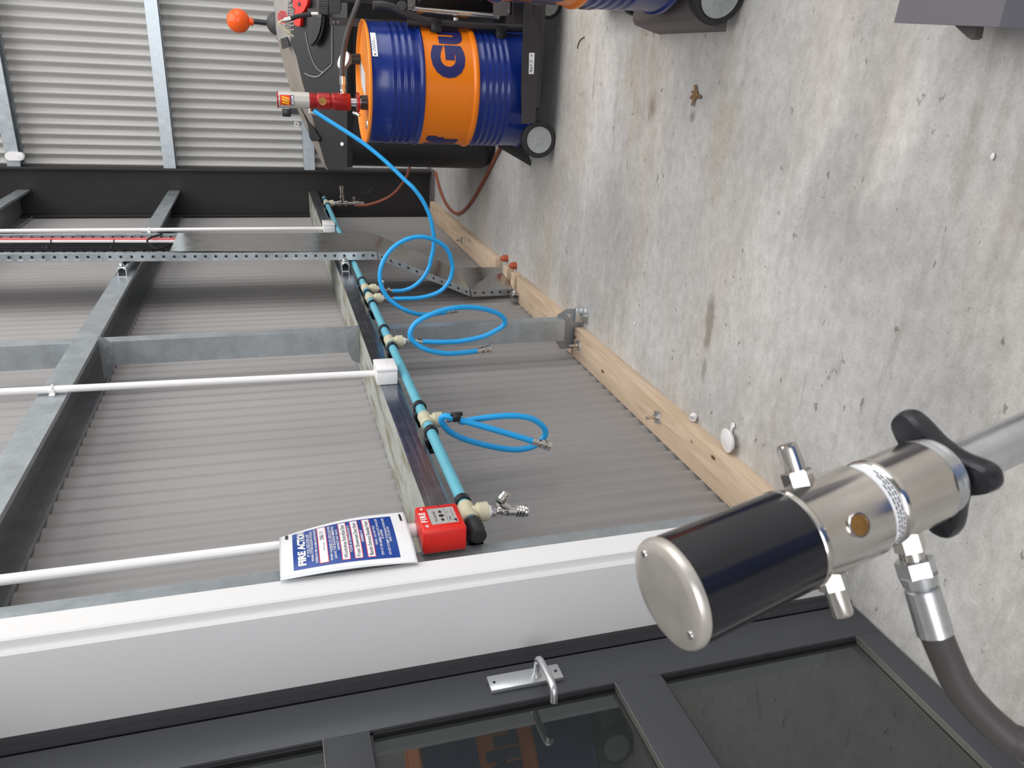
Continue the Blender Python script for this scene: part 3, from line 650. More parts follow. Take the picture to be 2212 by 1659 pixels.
t, P = hose('brown rubber hose curving from the far tap manifold down behind the black tank', E1, [(0, 6.315), (.5, 6.25), (1, 6.35)], .011, 'brown_hose', name='rubber_hose', cat='hose')
mb = MB()
flo = [on(x, y_, 2, .012) for x, y_ in ((941, 372), (948, 402), (962, 438), (980, 459), (996, 459), (1018, 436), (1044, 392), (1066, 348), (1083, 314))]
t = thing('rubber_hose', 'brown rubber hose lying in a U shaped bend on the floor by the plank end', 'hose', flo[3]); mb.tube(catmull(flo, 8), .0115, 12); build('tube', mb, 'brown_hose', t)
# little white bung on the end of the column base
bg = on(941, 459, 1, 6.93); kb = thing('rubber_buffer', 'small black rubber buffer with a pale end at the foot of the column', 'buffer', bg)
mb = MB(); mb.cyl(bg+Vector((0, .06, 0)), bg, .022); build('buffer_body', mb, 'black_plastic', kb)
mb = MB(); mb.cyl(bg, bg+Vector((0, -.015, 0)), .02); build('end_face', mb, 'cable_white', kb)

# ================================================================== FIRE CALL POINT
XF = -1.035
cp = thing('fire_call_point', 'red FIRE manual call point box on the end of the waist girt', 'fire alarm box', (XG, 1.59, 1.04))
mb = MB(); mb.box(XG+.0005, XG+.012, 1.545, 1.650, 1.042, 1.150, bev=.003); build('back_plate', mb, 'print_grey', cp)
mb = MB(); mb.box(XG+.010, XF, 1.5315, 1.6475, 1.0424, 1.150, bev=.006, seg=3); build('housing', mb, 'red_box', cp)
k = 7.373
def cpp(zx, zy): return on(880+zx/k, 1060+zy/k, 0, XF)
a, b, c, d = cpp(300, 300), cpp(715, 250), cpp(820, 500), cpp(390, 550)      # far-top, far-bottom, near-bottom, near-top
y0, y1 = (c.y+d.y)/2, (a.y+b.y)/2; z1, z0 = (a.z+d.z)/2, (b.z+c.z)/2
mb = MB()
for A0 in (((y0-.005, y0), (z0-.005, z1+.005)), ((y1, y1+.005), (z0-.005, z1+.005)), ((y0, y1), (z0-.005, z0)), ((y0, y1), (z1, z1+.005))):
    mb.box(XF-.002, XF+.0016, A0[0][0], A0[0][1], A0[1][0], A0[1][1], bev=.0008)
build('window_bezel', mb, 'red_box', cp)
mb = MB(); mb.quad((XF+.0004, y0, z0), (XF+.0004, y1, z0), (XF+.0004, y1, z1), (XF+.0004, y0, z1)); pl = build('press_plate', mb, 'print_grey', cp, smooth=0)
W, Hh = y1-y0, z1-z0
def pt(u, v): return Vector((XF+.0008, y0+u*W, z1-v*Hh))
mb = MB()
mb.poly([pt(.5+.085*math.cos(t)*1.0, .46+.10*math.sin(t)*1.0) for t in [2*PI*i/20 for i in range(20)]])
for s in (-1, 1):
    f = lambda du, dv: pt(.5+s*du, .46+dv)
    mb.poly([f(.15, 0), f(.25, -.09), f(.25, -.04), f(.33, -.04), f(.33, .04), f(.25, .04), f(.25, .09)])
mb.poly([pt(.04, .635), pt(.96, .635), pt(.96, .645), pt(.04, .645)])
put_text(mb, 'Press to Reset Switch', lambda x, y_: pt(.5+x/W, .26-y_/Hh), .0095, align='CENTER', width=None, sx=.55)
put_text(mb, 'CPA2', lambda x, y_: pt(.16+x/W, .79-y_/Hh), .008)
put_text(mb, '171', lambda x, y_: pt(.62+x/W, .76-y_/Hh), .006)
put_text(mb, 'to test insert key below', lambda x, y_: pt(.3+x/W, .90-y_/Hh), .004)
mb.poly([pt(.04, .97), pt(.26, .97), pt(.2, .84), pt(.13, .90)])
build('printed_marks', mb, 'print_black', pl, smooth=0)
mb = MB()
put_text(mb, 'FIRE', lambda x, y_: Vector((XF+.0006, y0+W*.5+x, z1+.0078+y_)), .0200, align='CENTER', bold=.0008, spacing=1.25)
for u in (-.03, 1.03):
    o = (y0+W*u)
    for dx, h in ((-.0035, .004), (0, .007), (.0035, .0045)):
        mb.poly([(XF+.0006, o+dx-.0018, z1+.0115), (XF+.0006, o+dx+.0018, z1+.0115), (XF+.0006, o+dx, z1+.0115+h)])
    mb.poly([(XF+.0006, o-.005, z1+.009), (XF+.0006, o+.005, z1+.009), (XF+.0006, o+.005, z1+.0105), (XF+.0006, o-.005, z1+.0105)])
build('fire_lettering', mb, 'print_white', cp, smooth=0)
mb = MB(); mb.cyl((XF-.001, y1+.009, (z0+z1)/2), (XF+.0006, y1+.009, (z0+z1)/2), .0022, seg=10); build('screw_hole', mb, 'gasket', cp)
mb = MB(); g = Vector((XP+.004, 1.637-.0, 1.150)); gy = 1.61
mb.lathe([(0, .0165), (.004, .018), (.020, .018), (.024, .015), (.034, .0145)], (XP+.004, gy+.018, 1.149), (0, 0, 1), 12); build('cable_gland', mb, 'pvc_white', cp)

# ================================================================== FIRE ACTION SIGN (laminated sheet tied to the conduit)
c00, c10 = Vector((-1.061, 1.4585, 1.475)), Vector((-1.079, 1.651, 1.473))     # top near / top far
c01, c11 = Vector((-1.061, 1.4580, 1.181)), Vector((-1.063, 1.672, 1.178))     # bottom near / far
def S(s, t, o=0.0):
    p = (c00*(1-s)+c10*s)*(1-t)+(c01*(1-s)+c11*s)*t
    p = p+Vector((.0125*math.sin(PI*t)*(.55+.45*s)+(.008+.013*(1-t))*math.sin(PI*max(s, 0)**.9)+o, 0, 0))
    return p
sg = thing('fire_sign', 'laminated FIRE ACTION notice sheet with blue panel tied to the conduit above the call point', 'sign', c01)
def sheet(mb, s0, s1, t0, t1, o, n=14, m=18, mi=0):
    vs = [S(s0+(s1-s0)*i/n, t0+(t1-t0)*j/m, o) for j in range(m+1) for i in range(n+1)]
    mb.add(vs, [[j*(n+1)+i, j*(n+1)+i+1, (j+1)*(n+1)+i+1, (j+1)*(n+1)+i] for j in range(m) for i in range(n)], mi)
mb = MB(); sheet(mb, -.02, 1.02, -.014, 1.014, -.0006); build('laminate_pouch', mb, 'laminate', sg)
mb = MB(); sheet(mb, 0, 1, 0, 1, .0); build('paper_sheet', mb, 'print_white', sg)
mb = MB(); sheet(mb, .075, .925, .085, .89, .0004); bp = build('blue_panel', mb, 'print_blue', sg)
mb = MB(); bx = ((.283, .343), (.452, .506), (.548, .602), (.646, .700))
for t0, t1 in bx:
    mb = MB(); sheet(mb, .11, .90, t0-.006, t1+.006, .0007, 12, 2, 0); sheet(mb, .117, .893, t0, t1, .0010, 12, 2, 1); build('text_box', mb, ['print_red', 'print_white'], bp)
mw, mh = .21, .297
def line(mb, s, sc, tc, size, o=.0013, align='CENTER', bold=0, cut=.02, sx=1.0, mx=None):
    put_text(mb, s, lambda x, y_: S(sc+x/mw, tc-y_/mh, o), size, 0, bold, 1.0, align, cut, sx, mx)
def wl(name, m, *args, parent=None, **kw):
    mb = MB(); line(mb, *args, **kw); build(name, mb, m, parent or bp, smooth=0)
wl('heading_lettering', 'print_white', 'FIRE ACTION', .115, .176, .0225, align='LEFT', bold=.0011, mx=.162)
for s, tc in (('IF YOU DISCOVER A FIRE', .208), ('WARN OTHER BUILDING OCCUPANTS', .238), ('OPERATE FIRE ALARM & PHONE FIRE SERVICE', .268), ('WHEN WARNED OF A FIRE IN YOUR AREA', .380), ('LEAVE THE BUILDING IMMEDIATELY', .410), ('NEAREST EXIT WAY IS', .438), ('YOUR ALTERNATIVE EXIT IS', .533), ('ASSEMBLE AT', .630), ('WALK - DO NOT RUN', .735), ('STAY AT THE ASSEMBLY POINT UNTIL THE ALL CLEAR', .768), ('IS GIVEN', .792), ('DO NOT ATTEMPT TO EXTINGUISH THE FIRE UNLESS', .825), ('SAFE TO DO SO', .85)):
    wl('line_lettering', 'print_white', s, .50, tc, .0078, bold=.0001, mx=min(.158, len(s)*.0050))
for tc in (.212, .384):
    mb = MB(); sheet(mb, .27, .74, tc, tc+.0025, .0013, 8, 1); build('underline', mb, 'print_white', bp, smooth=0)
wl('box_lettering', 'print_black', 'DIAL 111', .52, .325, .0135, o=.0015, align='LEFT', mx=.05); wl('box_lettering', 'print_black', 'FROM ANY PHONE', .30, .325, .004, o=.0015, align='LEFT')
for s, tc in (('Workshop Entry/Exit Door', .494), ('Front Showroom Door Street', .590), ('Beside Entrance Boundary Fence', .688)): wl('box_lettering', 'print_black', s, .135, tc, .0135, o=.0015, align='LEFT', mx=.147)
for t0, t1 in ((.030, .052), (.962, .980)):
    mb = MB(); sheet(mb, .78, .95, t0, t1, .002, 3, 1); build('tie_slot', mb, 'print_black', sg, smooth=0)
# ================================================================== FOREGROUND PUMP (stands on its long suction tube)
def proj(p):
    q = Vector(p)-EYE; c = [sum(CM[i][j]*q[j] for j in range(3)) for i in range(3)]
    return 1106+F*c[1]/c[2], 829.5-F*c[0]/c[2], c[2]
A0, A1 = dep(1444.5, 1284, .532), dep(1710.5, 1165.6, .570)
AX = (A1-A0).normalized()
IX, IY = Vector(CM[1]), -Vector(CM[0])
def perp(w): w = Vector(w); return (w-AX*w.dot(AX)).normalized()
PU = perp(IX*.404+IY*.915); PV = perp(IX*.915-IY*.404); PV = (PV-PU*PV.dot(PU)).normalized()
def sx(px):                         # distance along the pump axis of the place seen at photo column px
    a, b = -.05, 1.2
    for _ in range(50):
        m = (a+b)/2
        if proj(A0+AX*m)[0] < px: a = m
        else: b = m
    return (a+b)/2
s_sl, s_lab, s_col, s_ce, s_nut, s_kn, s_pl, s_out = sx(1710.5), sx(1853), sx(1879), sx(1992), sx(2012), sx(2040), sx(1760), sx(1931)
s_fl = A0.z/-AX.z
pump = thing('oil_pump', 'large out of focus black and steel oil transfer pump in the foreground', 'pump', A0+AX*s_fl)
L_ = lambda prof, m, name, parent=pump, seg=48, mi=0: build(name, (lambda q: (q.lathe(prof, A0, AX, seg, mi), q)[1])(MB()), m, parent, smooth=30)
cap = L_([(-.003, 0.0005), (-.0032, .030), (-.003, .0365), (-.0015, .0392), (.001, .0403), (.0045, .0403), (.006, .0395)], 'cap_metal', 'end_cap')
mb = MB()
for a in (.62, PI+.35):
    c = A0+(PU*math.cos(a)+PV*math.sin(a))*.031-AX*.0032; mb.lathe([(-.0006, .0018), (-.0008, .003), (.001, .0034)], c, AX, 12)
build('cap_screw', mb, 'chrome', cap)
L_([(.006, .0385), (.0065, .0396), (s_sl-.003, .0378), (s_sl-.0025, .0365)], 'black_sleeve', 'black_sleeve')
L_([(s_sl-.003, .0378), (s_sl-.002, .0384), (s_sl+.001, .0384), (s_sl+.003, .0368), (s_sl+.004, .0363), (s_lab-.001, .0363), (s_lab, .0352), (s_lab+.0005, .032)], 'nickel', 'steel_body')
L_([(s_lab-.001, .0330), (s_col+.004, .0330)], 'print_white', 'label_band')
lb = bpy.data.objects['label_band']
mb = MB()
def band(ang, z0, z1, r=.0333): return A0+AX*z1+(PU*math.cos(ang)+PV*math.sin(ang))*r
w = s_col+.002-s_lab
for row, (aa, bb) in enumerate(((1.0, 2.1), (.35, 2.35), (.40, 2.45), (.30, 1.5))):
    ang = aa; z = s_lab+w*(.34+.17*row)
    while ang < bb:
        da = random.uniform(.05, .16)
        mb.quad(band(ang, 0, z), band(ang+da, 0, z), band(ang+da, 0, z+w*.075), band(ang, 0, z+w*.075)); ang += da+.035
build('fine_print', mb, 'print_black', lb, smooth=0)
L_([(s_col-.001, .0322), (s_col, .0336), (s_col+.002, .0347), (s_col+.005, .0351), (s_col+.008, .0347), (s_col+.0095, .0341), (s_ce-.004, .0341), (s_ce-.001, .0332), (s_ce, .029)], 'nickel', 'outlet_body')
L_([(s_ce-.001, .026), (s_ce, .0325), (s_ce+.004, .0332), (s_ce+.006, .031), (s_nut-.001, .031), (s_nut, .0315), (s_nut+.003, .0315), (s_nut+.004, .02)], 'zinc', 'lock_ring')
# three armed hand wheel
mb = MB(); R0, R1 = .028, .062; arms = [(math.radians(a), q) for a, q in ((80, .0235), (205, .0355), (338, .0365))]
prof = []
n = 96
for i in range(n):
    t = 2*PI*i/n; dmin, al = min((abs((t-a+PI) % (2*PI)-PI), q) for a, q in arms)
    f = 1/(1+(dmin/.40)**3.2)
    r = .0225+al*f
    prof.append((t, r))
hts = [(-.0085, .90), (-.007, .97), (-.003, 1.0), (.004, 1.0), (.008, .97), (.0095, .90)]
vs = []
for h, sc in hts:
    for t, r in prof: vs.append(A0+AX*(s_kn+h)+(PU*math.cos(t)+PV*math.sin(t))*(r*sc))
fs = [[j*n+i, j*n+(i+1) % n, (j+1)*n+(i+1) % n, (j+1)*n+i] for j in range(len(hts)-1) for i in range(n)]
fs += [list(range(n))[::-1], [(len(hts)-1)*n+i for i in range(n)]]
mb.add(vs, fs); build('hand_wheel', mb, 'black_plastic', pump, smooth=40)
s1, s2 = s_kn+.006, s_fl-.02
L_([(s_nut, .0192), (s2, .0192), (s2+.004, .017), (s_fl-.004, .017)], 'zinc', 'suction_tube')
def silencer(sgn):
    d = PU*sgn; o = A0+AX*s_pl
    mb = MB(); mb.lathe([(.034, .0115), (.0455, .0115), (.0465, .0098)], o, d, 6); b = build('silencer', mb, 'nickel', pump, smooth=20)
    mb = MB(); mb.lathe([(.045, .0080), (.0645, .0080), (.0668, .0072), (.0675, .0055), (.0675, .0005)], o, d, 24); build('silencer_cap', mb, 'nickel', b)
silencer(-1); silencer(1)
d = (-PU*.04+PV*.99).normalized(); o = A0+AX*sx(1780)
mb = MB(); mb.lathe([(.033, .0092), (.0370, .0092), (.0376, .0088), (.0376, .0080), (.0366, .0078)], o, d, 28); pgr = build('plug_seat', mb, 'nickel', pump)
mb = MB(); mb.lathe([(.0360, .0079), (.0368, .0076), (.0371, .0050), (.0369, .0005)], o, d, 28); build('brass_plug', mb, 'brass', pgr)
# outlet fitting and rubber hose
o = A0+AX*s_out; d = (PU*.995-PV*.05).normalized()
mb = MB(); mb.lathe([(.030, .0120), (.046, .0120), (.047, .0095)], o, d, 6); mb.lathe([(.046, .0098), (.056, .0098)], o, d, 20); f1 = build('outlet_adapter', mb, 'nickel', pump, smooth=20)
mb = MB(); mb.lathe([(.054, .0148), (.066, .0150), (.067, .0140)], o, d, 6); mb.lathe([(.066, .0145), (.074, .0132), (.078, .0105)], o, d, 24); build('swivel_nut', mb, 'zinc', f1, smooth=20)
mb = MB(); mb.lathe([(.077, .0118), (.078, .0132), (.115, .0136), (.1155, .0120)], o, d, 28); build('hose_ferrule', mb, 'zinc', f1)
e = o+d*.112; dd = proj(e)[2]
hp_ = [o+d*.10, e]+[dep(x, y, dd+k) for x, y, k in ((2043, 1420, .004), (2072, 1482, .006), (2116, 1536, .006), (2176, 1590, .004), (2250, 1640, .0))]
hp_ += [hp_[-1]+Vector((-.10, -.06, -.10)), hp_[-1]+Vector((-.22, -.10, -.30)), Vector((-.82, .02, .30)), Vector((-.85, -.12, .013)), Vector((-.80, -.5, .013))]
mb = MB(); mb.tube(catmull(hp_, 8), .0122, 20); build('rubber_hose', mb, 'hose_grey', pump)
# ================================================================== DRUM ON ITS TROLLEY
DX, DY, DR = -.120, 4.175, .287
def zf(x): return on(x, 185, 1, DY-DR).z
zt = zf(800); zb = .135
h1, h2 = zf(916), zf(1031)
def drum_mesh(c, zb, zt, h1, h2):
    cx, cy = c; P = []; M = []
    def add(z, r, m): P.append((z, r)); M.append(m)
    add(zb, DR-.012, 0); add(zb, DR+.004, 0); add(zb+.012, DR+.004, 0); add(zb+.018, DR-.003, 0)
    def beads(z0, z1, n, m):
        for k in range(n):
            z = z0+(z1-z0)*(k+.5)/n; h = (z1-z0)/n/2
            add(z-h*.7, DR-.003, m); add(z-h*.3, DR+.0012, m); add(z+h*.3, DR+.0012, m); add(z+h*.7, DR-.003, m)
    beads(h2-.185, h2-.03, 5, 0)
    add(h2-.016, DR-.002, 0); add(h2-.0155, DR-.001, 1); add(h2-.008, DR+.007, 1); add(h2+.004, DR+.0075, 1); add(h2+.015, DR-.002, 1); add(h1-.012, DR-.002, 1)
    add(h1-.008, DR+.004, 0); add(h1, DR+.0075, 0); add(h1+.008, DR+.004, 0); add(h1+.014, DR-.002, 0)
    beads(h1+.03, h1+.16, 4, 0)
    add(zt-.03, DR-.003, 0); add(zt-.018, DR-.003, 0); add(zt-.010, DR+.003, 2); add(zt, DR+.004, 2); add(zt+.003, DR, 2); add(zt, DR-.005, 2); add(zt-.014, DR-.010, 2)
    mb = MB(); mb.lathe(P, (cx, cy, 0), (0, 0, 1), 96, M[:-1], caps=True)
    return mb
def wrap(c, R, ang0, z0, s=1):
    cx, cy = c
    return lambda x, y: Vector((cx+R*math.sin(ang0+x/R), cy-R*math.cos(ang0+x/R), z0+y))
def drum(label, c, zb, zt, h1, h2, angs):
    t = thing('oil_drum', label, 'drum', (c[0], c[1], zb)); build('drum_shell', drum_mesh(c, zb, zt, h1, h2), ['drum_blue', 'drum_orange', 'drum_lid'], t, smooth=40)
    mb = MB(); mb.cyl((c[0], c[1], zt-.015), (c[0], c[1], zt-.013), DR-.008, seg=64); lid = build('lid', mb, 'drum_lid', t)
    H = (h1-h2)
    for a in angs:
        mb = MB(); put_text(mb, 'Gulf', wrap(c, DR-.0006, a, h2+H*.27), .200, bold=.0140, cut=.012, sx=1.08, spacing=1.10); build('lettering', mb, 'letter_blue', t, smooth=0)
    return t, lid
TW = max(v.x for v in textmesh('Gulf', .200, .0140, 1.10)[0])*1.08
aG = math.asin(max(-1, min(1, (on(985, 165, 1, DY-DR).x-DX)/DR)))
dr, lid = drum('blue and orange steel oil drum standing on the black trolley', (DX, DY), zb, zt, h1, h2, (aG-.02, -.935-TW/DR))
# sticker on the shell and bungs on the lid
mb = MB()
wr = wrap((DX, DY), DR+.002, 0, 0)
pa, pb = on(812, 70, 1, DY-DR*.93), on(814, 122, 1, DY-DR)
xa, xb = DR*math.asin((pb.x-DX)/DR), DR*math.asin(min(.95, (pa.x-DX)/DR)); za, zb_ = on(818, 100, 1, DY-DR).z, on(806, 100, 1, DY-DR).z
n = 8
mb.add([wr(xa+(xb-xa)*i/n, z) for z in (za, zb_) for i in range(n+1)], [[i, i+1, n+2+i, n+1+i] for i in range(n)])
stk = build('paper_sticker', mb, 'print_white', dr, smooth=0)
mb = MB(); wr2 = wrap((DX, DY), DR+.0024, 0, 0)
for r_, (u0, u1) in enumerate(((.2, .75), (.25, .6))):
    u = u0
    while u < u1:
        z = za+(zb_-za)*(.35+.3*r_); q = xa+(xb-xa)*u; mb.quad(wr2(q, z), wr2(q+.006, z), wr2(q+.006, z+.004), wr2(q, z+.004)); u += .1
mb.add([wr2(xa+.010+.004*math.cos(t), (za+zb_)/2+.004*math.sin(t)) for t in [2*PI*i/10 for i in range(10)]], [list(range(10))])
build('fine_print', mb, 'print_black', stk, smooth=0)
mb = MB(); zl = zt-.0125
ps = [on(x, y, 2, zl) for x, y in ((774, 115), (789, 160), (790, 215), (781, 185))]
mb.add([Vector((p.x, p.y, zl)) for p in ps], [[0, 1, 2, 3]]); build('paper_label', mb, 'print_white', lid, smooth=0)

# ---- air operated pump on the drum
pb_ = on(793, 222, 2, zt-.012); ux, uy = pb_.x, pb_.y
rp = thing('drum_pump', 'red and silver air operated pump standing on the drum lid', 'pump', (ux, uy, zl))
def zu(x): return on(x, 222, 1, uy).z
RP = .0385
def RL(name, prof, m, parent=rp, mi=0): return build(name, (lambda q: (q.lathe(prof, (ux, uy, 0), (0, 0, 1), 32, mi), q)[1])(MB()), m, parent)
za_, zb2, zc_, zd_, ze_ = zu(599), zu(668), zu(682), zu(715), zu(757)
RL('air_motor', [(zb2, RP), (za_-.006, RP)], 'pump_grey')
RL('motor_cap', [(za_-.006, RP+.0005), (za_, RP+.0005), (za_+.001, RP-.004)], 'pump_red')
RL('pump_body', [(zb2+.002, RP-.001), (zb2-.014, RP-.001), (zc_, RP-.006), (zc_-.006, RP-.006), (zc_-.014, RP+.001), (zd_+.008, RP+.001), (zd_+.002, RP-.005), (zd_-.002, RP-.005), (zd_-.010, RP+.003), (ze_+.01, RP+.003), (ze_+.003, RP), (ze_, RP-.006)], 'pump_red')
bd = bpy.data.objects['pump_body']
mb = MB()
q = on(697, 219, 1, uy-RP); mb.cyl((q.x, uy-RP+.008, q.z), (q.x, uy-RP-.002, q.z), .0185, seg=28); build('sight_plug', mb, 'brass', bd)
RL('neck_tube', [(ze_+.002, .020), (zl, .020)], 'zinc')
RL('clamp_wheel', [(zu(769), .026), (zu(770), .046), (zu(774), .048), (zu(776), .046), (zu(777), .03)], 'pump_red')
RL('bung_adaptor', [(zu(779), .034), (zl+.004, .036), (zl, .036)], 'black_plastic')
# badge on the motor, wrapped
mb = MB(); wb = wrap((ux, uy), RP+.0008, 0, 0)
def wq(x0, x1, z0, z1, mi, n=6, o=None):
    f = o or wb; mb.add([f(x0+(x1-x0)*i/n, z) for z in (z0, z1) for i in range(n+1)], [[i, i+1, n+2+i, n+1+i] for i in range(n)], mi)
zb0, zb1, zb3 = zu(635), zu(627), zu(605)
wq(-.025, .025, zb1, zb3, 0); wq(-.025, .025, zb0, zb1, 1)
wb2 = wrap((ux, uy), RP+.0014, 0, 0); hz = zb3-zb1
for k in range(3):
    x = -.016+k*.0125
    pts = [(x-.006, zb1+hz*.12), (x+.0015, zb1+hz*.12), (x+.010, zb1+hz*.75), (x+.007, zb1+hz*.88), (x+.002, zb1+hz*.78)]
    mb.poly([wb2(a, b) for a, b in pts], 2)
mb.poly([wb2(-.021+.0025*math.cos(t), zb1+hz*.82+.0025*math.sin(t)) for t in [2*PI*i/10 for i in range(10)]], 2)
put_text(mb, 'MECLUBE', lambda x, y: wb2(x, zb0+(zb1-zb0)*.18+y), .0135, 3, bold=.0006, align='CENTER', cut=.006, width=.042)
build('badge', mb, ['badge_red', 'badge_navy', 'badge_yellow', 'print_white'], rp, smooth=0)
# elbow for air inlet, and pressure outlet
mb = MB(); q = on(668, 245, 1, uy); mb.cyl((ux-.030, uy, q.z+.0), (ux-.058, uy, q.z), .010); mb.cyl((ux-.052, uy, q.z), (ux-.056, uy-.0, q.z-.03), .009); mb.hexn((ux-.056, uy, q.z-.02), (ux-.057, uy, q.z-.036), .011); build('air_inlet', mb, 'chrome', rp)
mb = MB(); zq = zu(741); mb.cyl((ux+.03, uy, zq), (ux+.052, uy, zq), .012); mb.sphere((ux+.052, uy, zq), .013, 12, 8); mb.hexn((ux+.055, uy, zq), (ux+.078, uy, zq), .0125); mb.lathe([(.078, .012), (.080, .0145), (.118, .0145), (.12, .011)], (ux, uy, zq), (1, 0, 0), 16); build('outlet_fitting', mb, 'chrome', rp)
mb = MB(); pts = [Vector((ux+.10, uy, zq)), Vector((ux+.14, uy, zq)), on(741, 120, 1, uy), on(748, 80, 1, uy-.02), on(760, 40, 1, uy-.03), on(772, 10, 1, uy-.03), on(786, -25, 1, uy), on(800, -60, 1, uy+.05)]
mb.tube(catmull(pts, 6), .0125, 14); build('delivery_hose', mb, 'hose_grey', rp)
mb = MB(); q = on(772, 250, 2, zl+.02); mb.tube([on(762, 243, 1, uy), on(771, 246, 1, uy-.01), on(777, 249, 1, uy-.02)], .008, 10); mb.box(q.x-.04, q.x+.0, uy-.05, uy-.02, zl, zl+.012, bev=.003); build('earth_clip', mb, 'chrome', rp)
# dial gauge in the second bung
gp = on(778, 128, 2, zl); gx, gy = gp.x, gp.y
gg = thing('contents_gauge', 'tilted round white faced gauge screwed into the drum lid', 'gauge', (gx, gy, zl))
mb = MB(); mb.cyl((gx, gy, zl), (gx-.0, gy, zl+.042), .026, seg=20); build('gauge_stem', mb, 'black_plastic', gg)
gc = on(742, 130, 1, gy); gn = Vector((.42, -.45, .80)).normalized()
mb = MB(); mb.lathe([(-.02, .03), (-.016, .047), (.0, .048), (.002, .044)], gc, gn, 32); mb.tube([Vector((gx, gy, zl+.03)), gc-gn*.018], .020, 14); build('gauge_case', mb, 'cart_grey', gg)
mb = MB(); mb.lathe([(.0015, .0445), (.003, .043), (.003, .0005)], gc, gn, 32); build('gauge_face', mb, 'print_white', gg)

# ---- trolley
YT = 3.868
tr = thing('drum_trolley', 'black steel drum trolley with grey rimmed wheels carrying the blue and orange drum', 'trolley', (DX+.1, DY, 0))
T = lambda x, y: on(x, y, 1, YT)
pr = [T(*p) for p in ((1127, 268), (1126, 188), (1128, 117), (1130, 70), (1136, -60), (1146, -60), (1147, 0), (1150, 30), (1167, 70), (1166, 117), (1161, 188), (1156, 266))]
mb = MB(); mb.prism(pr, (0, .006, 0)); build('apron', mb, 'cart_steel', tr, smooth=0)
mb = MB(); mb.prism([(-.19, YT+.008, .115), (-.235, 3.99, .115), (-.42, 3.99, .115), (-.42, 4.50, .115), (.62, 4.50, .115), (.62, YT+.008, .115)], (0, 0, .018)); mb.box(-.42, .62, 4.50, 4.506, .08, .20); build('deck', mb, 'cart_steel', tr)
mb = MB(); q = [on(x, y, 1, 4.3) for x, y in ((1076, 300), (1076, 318), (1152, 362), (1136, 318), (1136, 300))]; mb.prism(q, (0, .006, 0)); build('side_plate', mb, 'cart_steel', tr, smooth=0)
mb = MB(); a, b, c, d = [on(x, y, 1, YT-.002) for x, y in ((1142, 160), (1143, 114), (1155, 114), (1153, 160))]; mb.quad(a, b, c, d); ns = build('name_sticker', mb, 'print_white', tr, smooth=0)
mb = MB(); mb.cyl(on(1148, 120, 1, YT-.002), on(1148, 120, 1, YT-.003), .003); w_ = (b-a); 
put_text(mb, '967.7', lambda x, y: a+(b-a).normalized()*(x+.008)+Vector((0, -.001, -.019+y)), .020, width=.055)
build('sticker_print', mb, 'print_black', ns, smooth=0)
def wheel(parent, c, ax, r, w, name='wheel'):
    mb = MB(); mb.lathe([(-w/2, r*.74), (-w/2, r*.93), (-w*.38, r), (w*.38, r), (w/2, r*.93), (w/2, r*.78), (w*.42, r*.74)], c, ax, 48)
    o = build(name, mb, 'tyre', parent)
    mb = MB(); mb.lathe([(w*.40, r*.73), (w*.52, r*.73), (w*.53, r*.70), (w*.46, r*.68), (w*.46, r*.26), (w*.52, r*.24), (w*.52, r*.16), (w*.56, r*.15), (w*.56, r*.08), (w*.50, r*.07), (w*.50, .0005)], c, ax, 40)
    mb.lathe([(-w*.45, r*.755), (-w*.45, .001)], c, ax, 32)
    u, v = frame(ax); ax = Vector(ax).normalized(); c = Vector(c)
    for k in range(7):
        t = 2*PI*k/7+.5; dd = u*math.cos(t)+v*math.sin(t); nn = ax.cross(dd)
        p0, p1 = c+ax*w*.455+dd*r*.25, c+ax*w*.455+dd*r*.70
        mb.prism([p0+nn*r*.02, p0-nn*r*.02, p1-nn*r*.02, p1+nn*r*.02], ax*w*.03)
    build('rim', mb, 'wheel_grey', o)
    return o
wr_ = .0905; wc = on(1163, 302, 1, 3.93)
wheel(tr, (wc.x, 3.94, wr_), (0, -1, 0), wr_, .04)
mb = MB(); mb.cyl((wc.x, 3.93, wr_), (wc.x, 4.50, wr_), .010); build('axle', mb, 'cart_steel', tr)
wheel(tr, (wc.x, 4.49, wr_), (0, 1, 0), wr_, .04)
cc = on(1172, 8, 1, 3.98)
wheel(tr, (cc.x, 3.98, .068), (-.25, -1, 0), .068, .034, 'caster_wheel')
mb = MB(); f = [on(x, y, 1, 3.952) for x, y in ((1147, -10), (1147, 8), (1174, 14), (1180, 10), (1180, 2), (1174, -10))]; mb.prism(f, (0, .005, 0)); mb.cyl(on(1177, 7, 1, 3.951), on(1177, 7, 1, 3.945), .008, seg=6); build('caster_fork', mb, 'zinc', tr, smooth=0)
# uprights, handle tube and clamps on the trolley
mb = MB(); yb_ = 4.05
mb.tube(catmull([on(880, 48, 1, yb_)]+[on(x, y, 1, yb_) for x, y in ((905, 50), (960, 52), (1040, 57), (1134, 62))], 4), .019, 14)
mb.tube(catmull([on(x, y, 1, yb_) for x, y in ((806, 12), (826, 12), (850, 18), (880, 32), (912, 44), (940, 48))], 6), .021, 14); build('handle_tube', mb, 'cart_steel', tr)
mb = MB(); a, b = on(714, 46, 1, 4.30), on(905, 54, 1, 4.30); mb.prism([a+Vector((-.018, 0, 0)), a+Vector((.018, 0, 0)), b+Vector((.018, 0, 0)), b+Vector((-.018, 0, 0))], (0, .03, 0)); build('flat_bar', mb, 'cart_steel', tr, smooth=0)
for x in (720, 730):
    mb = MB(); mb.cyl(on(x, 47.5, 1, 4.30), on(x, 47.5, 1, 4.29), .008); build('bolt_head', mb, 'cart_grey', tr)
